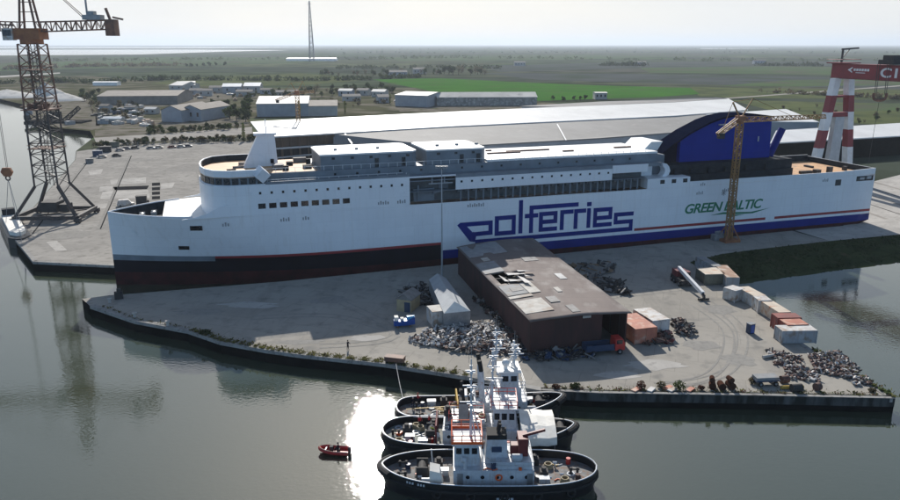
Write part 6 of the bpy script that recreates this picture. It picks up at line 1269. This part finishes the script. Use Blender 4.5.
for k, (x, y, w_, d_, h_, rf) in enumerate(hs): bld(lb[k], x, y, w_, d_, h_, rf, ['house_wall', 'house_wall', 'house_blue'][k % 3], R((k * 37) % 40 - 20), .2, 'house' if 'house' in lb[k] else 'shed', 'house' if 'house' in lb[k] else 'shed', 2 if w_ < 20 else 4)
# spoil heaps on the far river bank
def heap(label, x, y, rx, ry, h_, seed):
    rn = random.Random(seed); p = at(x, y, 0); m = MB(); rows = []
    for i in range(10):
        f = i / 9; rows.append([(rx * (1 - f) * cos(a) * (1 + .25 * sin(3 * a + seed)), ry * (1 - f) * sin(a) * (1 + .2 * cos(2 * a + seed)), h_ * f ** .8 * (1 + .1 * rn.random())) for a in [2 * pi * j / 28 for j in range(28)]])
    m.loft(rows, caps=False); solo('gravel_heap', m, 'spoil', label, 'gravel heap', p + Vector((0, 0, .05)), smooth=True)
heap('tallest pale gravel heap, behind the crane mast on the river bank', 46, 96, 17, 20, 12, 1); heap('pale gravel heap running down to the dark trestle', 64, 100, 20, 18, 6.5, 3); heap('low pale gravel heap at the far end of the river bank', 8, 97, 30, 22, 7, 2)
# dark trestle jetty and floating plant on the far bank of the river
jt = thing('jetty', 'dark steel trestle and hopper at the far river bank', 'jetty', at(58, 127, WL)); m = MB(); m.box(-22, 16, 0, 14, 1.4, 3.4); m.build('deck', 'jetty', jt)
for k in range(9): m = MB(); m.beam((-20 + 4.4 * k, .6, -1), (-20 + 4.4 * k, .6, 1.4), .6); m.build('pile', 'jetty', jt)
m = MB(); m.lattice((-12, 7, 3.4), (-2, 10, 14), 3, 2.4, 6, .5, .3); m.lattice((2, 5, 3.4), (12, 7, 12), 2.5, 2, 6, .5, .3); m.box(-9, -2, 5, 11, 3.4, 9); m.build('hopper_frame', 'jetty', jt)
for k, (x, y, w_, h_, mt, lb_) in enumerate(((38, 117, 9, 5, 'crane_dark', 'dark dredging pontoon moored left of the trestle'), (84, 127, 12, 3.0, 'jetty', 'dark barge moored right of the trestle'))):
    t = thing('barge', lb_, 'barge', at(x, y, WL), R(20 + 30 * k)); m = MB(); m.prism([(-w_, -3), (w_ - 2, -3), (w_, 0), (w_ - 2, 3), (-w_, 3)], -.8, 1.6); m.build('hull', mt, t); m = MB(); m.box(-w_ + 1, -w_ + 6, -2, 2, 1.6, 1.6 + h_); m.build('cabin', 'steel_grey', t)
# scrapyard vehicles, containers beyond the river
rn = random.Random(21)
for k in range(16):
    x, y = rn.uniform(98, 150), rn.uniform(106, 124); c_ = rn.choice(['container_white', 'container_grey', 'scrap_dark', 'dark_blue', 'container_olive']); nm = {'container_white': 'white', 'container_grey': 'grey', 'scrap_dark': 'black', 'dark_blue': 'blue', 'container_olive': 'olive'}[c_]
    m = MB(); m.box(-3, 3, -1.2, 1.2, .15, 2.5); m.box(-3.05, 3.05, -1.25, 1.25, 2.5, 2.62); m.box(-2.8, -2.4, -1.1, 1.1, 0, .15); m.box(2.4, 2.8, -1.1, 1.1, 0, .15); solo('container', m, c_, nm + ' container standing about the scrapyard beyond the river', 'container', at(x, y, .14), rn.uniform(0, 3), nm + ' containers about the scrapyard')
for k in range(46):
    x, y = rn.choice([(rn.uniform(96, 150), rn.uniform(109, 126)), (rn.uniform(150, 250), rn.uniform(96, 101)), (rn.uniform(190, 262), rn.uniform(90, 98)), (rn.uniform(395, 440), rn.uniform(100, 106))]); c_ = rn.choice(['pale_sheet', 'container_white', 'steel_grey', 'rusty_top', 'scrap_dark', 'timber']); nm = {'container_white': 'white', 'pale_sheet': 'cream', 'steel_grey': 'dull grey', 'rusty_top': 'rust brown', 'scrap_dark': 'blackish', 'timber': 'brown'}[c_]
    m = MB(); l, w_, h_ = rn.uniform(2, 6), rn.uniform(1.5, 3), rn.uniform(1, 2.6); m.prism([(-l, -w_), (l, -w_), (l, w_ * .4), (l * .5, w_), (-l, w_)], 0, h_); m.box(-l * .6, l * .3, -w_ * .6, w_ * .5, h_, h_ + rn.uniform(.3, 1)); solo('material_stack', m, c_, nm + ' stack of stored material in the yards beyond the river', 'material stack', at(x, y, .14), rn.uniform(0, 3), nm + ' material stacks in the yards')
# radio mast
rm = at(312, 61); t = thing('radio_mast', 'tall thin lattice radio mast on the far plain', 'radio mast', rm)
D_ = rm.y; Hm_ = aty(310, 1.0, D_).z
m = MB(); m.lattice((0, 0, 0), (0, 0, Hm_ * .55), 14, 8, 12, 1.5, .8, up=(0, 1, 0)); m.lattice((0, 0, Hm_ * .55), (0, 0, Hm_), 8, 2.4, 12, 1.3, .7, up=(0, 1, 0)); m.build('mast', 'mast_metal', t)
for f in (.3, .6, .95): m = MB(); m.box(-5, 5, -5, 5, Hm_ * f, Hm_ * f + 1.0); m.build('platform', 'mast_metal', t)
# far woods and hedgerows that read as one mass
def treeline(label, pts, n, h_, depth, seed, mt='leaf_dark'):
    rn = random.Random(seed); m = MB(); P = [at(x, y, .2) for x, y in pts]; L = [(b_ - a).length for a, b_ in zip(P, P[1:])]
    for _ in range(n):
        i = rn.choices(range(len(L)), L)[0]; p = P[i].lerp(P[i + 1], rn.random()) + Vector((0, rn.uniform(0, depth), 0)); s = h_ * rn.uniform(.5, 1.2); leaf_quads(m, (p.x, p.y, s * .5), (s * .8, s * .8, s * .55), 14, s * .3, rn)
    return tag(m.build('woods', mt), label, 'woods', None, 'stuff')
for k, (pts, n, h_, dp, mt) in enumerate((([(330, 69), (440, 68), (500, 69)], 90, 7, 60, 'leaf_dark'), ([(600, 66), (650, 66.3)], 50, 9, 60, 'leaf_dark'), ([(0, 70), (90, 67), (180, 66)], 110, 9, 40, 'leaf_dry'), ([(0, 62), (200, 60), (330, 60)], 80, 8, 120, 'leaf_mid'), ([(560, 60), (700, 61), (905, 62)], 60, 9, 160, 'leaf_mid'), ([(330, 60), (450, 58.5), (560, 59)], 80, 10, 160, 'leaf_mid'), ([(-20, 85), (40, 82), (95, 84), (160, 80), (300, 81), (372, 80)], 240, 6, 16, 'leaf_dark'), ([(760, 66), (830, 66.5)], 60, 8, 40, 'leaf_dark'), ([(330, 54), (620, 53), (905, 53.5)], 90, 9, 700, 'leaf_dark'), ([(300, 50), (620, 49.5), (905, 49.5)], 110, 10, 1800, 'leaf_dark'), ([(760, 92), (830, 96), (905, 100)], 70, 4, 10, 'leaf_dry'), ([(380, 79), (420, 78)], 40, 6, 16, 'leaf_dark'))):
    treeline('far treeline, band %s from the front' % ['one', 'two', 'three', 'four', 'five', 'six', 'seven', 'eight', 'nine', 'ten', 'eleven', 'twelve'][k], pts, n, h_, dp, 40 + k, mt)
# fence along the front of the hedge at the quay end
fa, fb = at(100, 147.5), at(256, 141.2); t = thing('fence', 'thin wire fence along the hedge at the far end of the quay', 'fence', fa); d = fb - fa; nf = 30
for k in range(nf + 1): q = d * (k / nf); m = MB(); m.beam((q.x, q.y, 0), (q.x, q.y, 2.0), .12); m.build('post', 'steel_grey', t)
m = MB()
for z in (.7, 1.3, 1.9): m.beam((0, 0, z), (d.x, d.y, z), .06)
m.build('wire', 'steel_grey', t)
# ------------------------------------------------------------------ air, sky and sun
hz = MB(); hz.box(-41000, 41000, -450, 41000, -6.5, max(230, Hm_ + 8)); ho = struct('haze', hz, 'foam', kind='stuff')
hm = bpy.data.materials.new('haze'); hm.use_nodes = True; nt = hm.node_tree; nt.nodes.remove(nt.nodes['Principled BSDF'])
pv = nt.nodes.new('ShaderNodeVolumePrincipled'); pv.inputs['Color'].default_value = (.78, .88, 1, 1); pv.inputs['Density'].default_value = HAZE; pv.inputs['Anisotropy'].default_value = 0.25
nt.links.new(pv.outputs['Volume'], nt.nodes['Material Output'].inputs['Volume']); ho.data.materials[0] = hm
SUN_AZ, SUN_EL = R(-6.5), R(31)
wd = bpy.data.worlds.new('World'); SC.world = wd; wd.use_nodes = True; nt = wd.node_tree; bg = nt.nodes['Background']
sk = nt.nodes.new('ShaderNodeTexSky'); sk.sky_type = 'NISHITA'; sk.sun_disc = False; sk.sun_elevation = SUN_EL; sk.sun_rotation = SUN_AZ; sk.altitude = 0; sk.air_density = 1.0; sk.dust_density = 1.2; sk.ozone_density = 2.0
tc = nt.nodes.new('ShaderNodeTexCoord'); mp = nt.nodes.new('ShaderNodeMapping'); mp.inputs['Scale'].default_value = (1, 1, 5); nt.links.new(tc.outputs['Generated'], mp.inputs['Vector'])
no = nt.nodes.new('ShaderNodeTexNoise'); no.inputs['Scale'].default_value = 2.2; no.inputs['Detail'].default_value = 7; nt.links.new(mp.outputs['Vector'], no.inputs['Vector'])
def mth(op, a, b=None, c=None):
    n_ = nt.nodes.new('ShaderNodeMath'); n_.operation = op
    for i, q in enumerate((a, b, c)):
        if q is None: continue
        if isinstance(q, (int, float)): n_.inputs[i].default_value = q
        else: nt.links.new(q, n_.inputs[i])
    return n_.outputs[0]
sp = nt.nodes.new('ShaderNodeSeparateXYZ'); nt.links.new(tc.outputs['Generated'], sp.inputs['Vector'])
low = nt.nodes.new('ShaderNodeMapRange'); low.interpolation_type = 'SMOOTHSTEP'; low.inputs['From Min'].default_value = .75; low.inputs['From Max'].default_value = .05; nt.links.new(sp.outputs['Z'], low.inputs['Value'])
fw = nt.nodes.new('ShaderNodeMapRange'); fw.interpolation_type = 'SMOOTHSTEP'; fw.inputs['From Min'].default_value = -.5; fw.inputs['From Max'].default_value = .75; fw.inputs['To Min'].default_value = BACK; nt.links.new(sp.outputs['Y'], fw.inputs['Value'])
cl = mth('MULTIPLY_ADD', no.outputs['Fac'], .5, CLD0)
fac = mth('MULTIPLY', mth('MULTIPLY', low.outputs[0], fw.outputs[0]), mth('ADD', cl, CLD1)); fac = mth('MINIMUM', fac, 1.0)
tint = nt.nodes.new('ShaderNodeMixRGB'); tint.inputs['Color1'].default_value = (CLDB * .46, CLDB * .78, CLDB * 1.2, 1); fc = nt.nodes.new('ShaderNodeMixRGB'); fc.inputs['Color1'].default_value = (CLDB, CLDB, CLDB * .985, 1); fc.inputs['Color2'].default_value = (CLDB * .72, CLDB * .84, CLDB * .96, 1)
up_ = nt.nodes.new('ShaderNodeMapRange'); up_.interpolation_type = 'SMOOTHSTEP'; up_.inputs['From Min'].default_value = .14; up_.inputs['From Max'].default_value = .45; nt.links.new(sp.outputs['Z'], up_.inputs['Value']); nt.links.new(up_.outputs[0], fc.inputs['Fac']); nt.links.new(fc.outputs['Color'], tint.inputs['Color2'])
fr = nt.nodes.new('ShaderNodeMapRange'); fr.interpolation_type = 'SMOOTHSTEP'; fr.inputs['From Min'].default_value = -.3; fr.inputs['From Max'].default_value = .6; nt.links.new(sp.outputs['Y'], fr.inputs['Value']); nt.links.new(fr.outputs[0], tint.inputs['Fac'])
mx = nt.nodes.new('ShaderNodeMixRGB'); nt.links.new(tint.outputs['Color'], mx.inputs['Color2']); nt.links.new(fac, mx.inputs['Fac']); nt.links.new(sk.outputs['Color'], mx.inputs['Color1'])
nt.links.new(mx.outputs['Color'], bg.inputs['Color']); bg.inputs['Strength'].default_value = SKY
sl = bpy.data.lights.new('sun', 'SUN'); sl.energy = SUNE; sl.angle = R(.5); sl.color = (1, .95, .88); so_ = bpy.data.objects.new('sun', sl); C.objects.link(so_)
dirv = Vector((sin(SUN_AZ) * cos(SUN_EL), cos(SUN_AZ) * cos(SUN_EL), sin(SUN_EL))); so_.rotation_euler = dirv.to_track_quat('Z', 'Y').to_euler(); so_.location = (0, 300, 260)
SC.view_settings.view_transform = 'Standard'; SC.view_settings.look = 'None'; SC.view_settings.exposure = EXPO; SC.view_settings.gamma = 1; SC.view_settings.use_curve_mapping = False
SC.cycles.use_denoising = True; SC.cycles.max_bounces = 6; SC.cycles.volume_bounces = 0; SC.cycles.sample_clamp_indirect = 6
SC.render.film_transparent = False
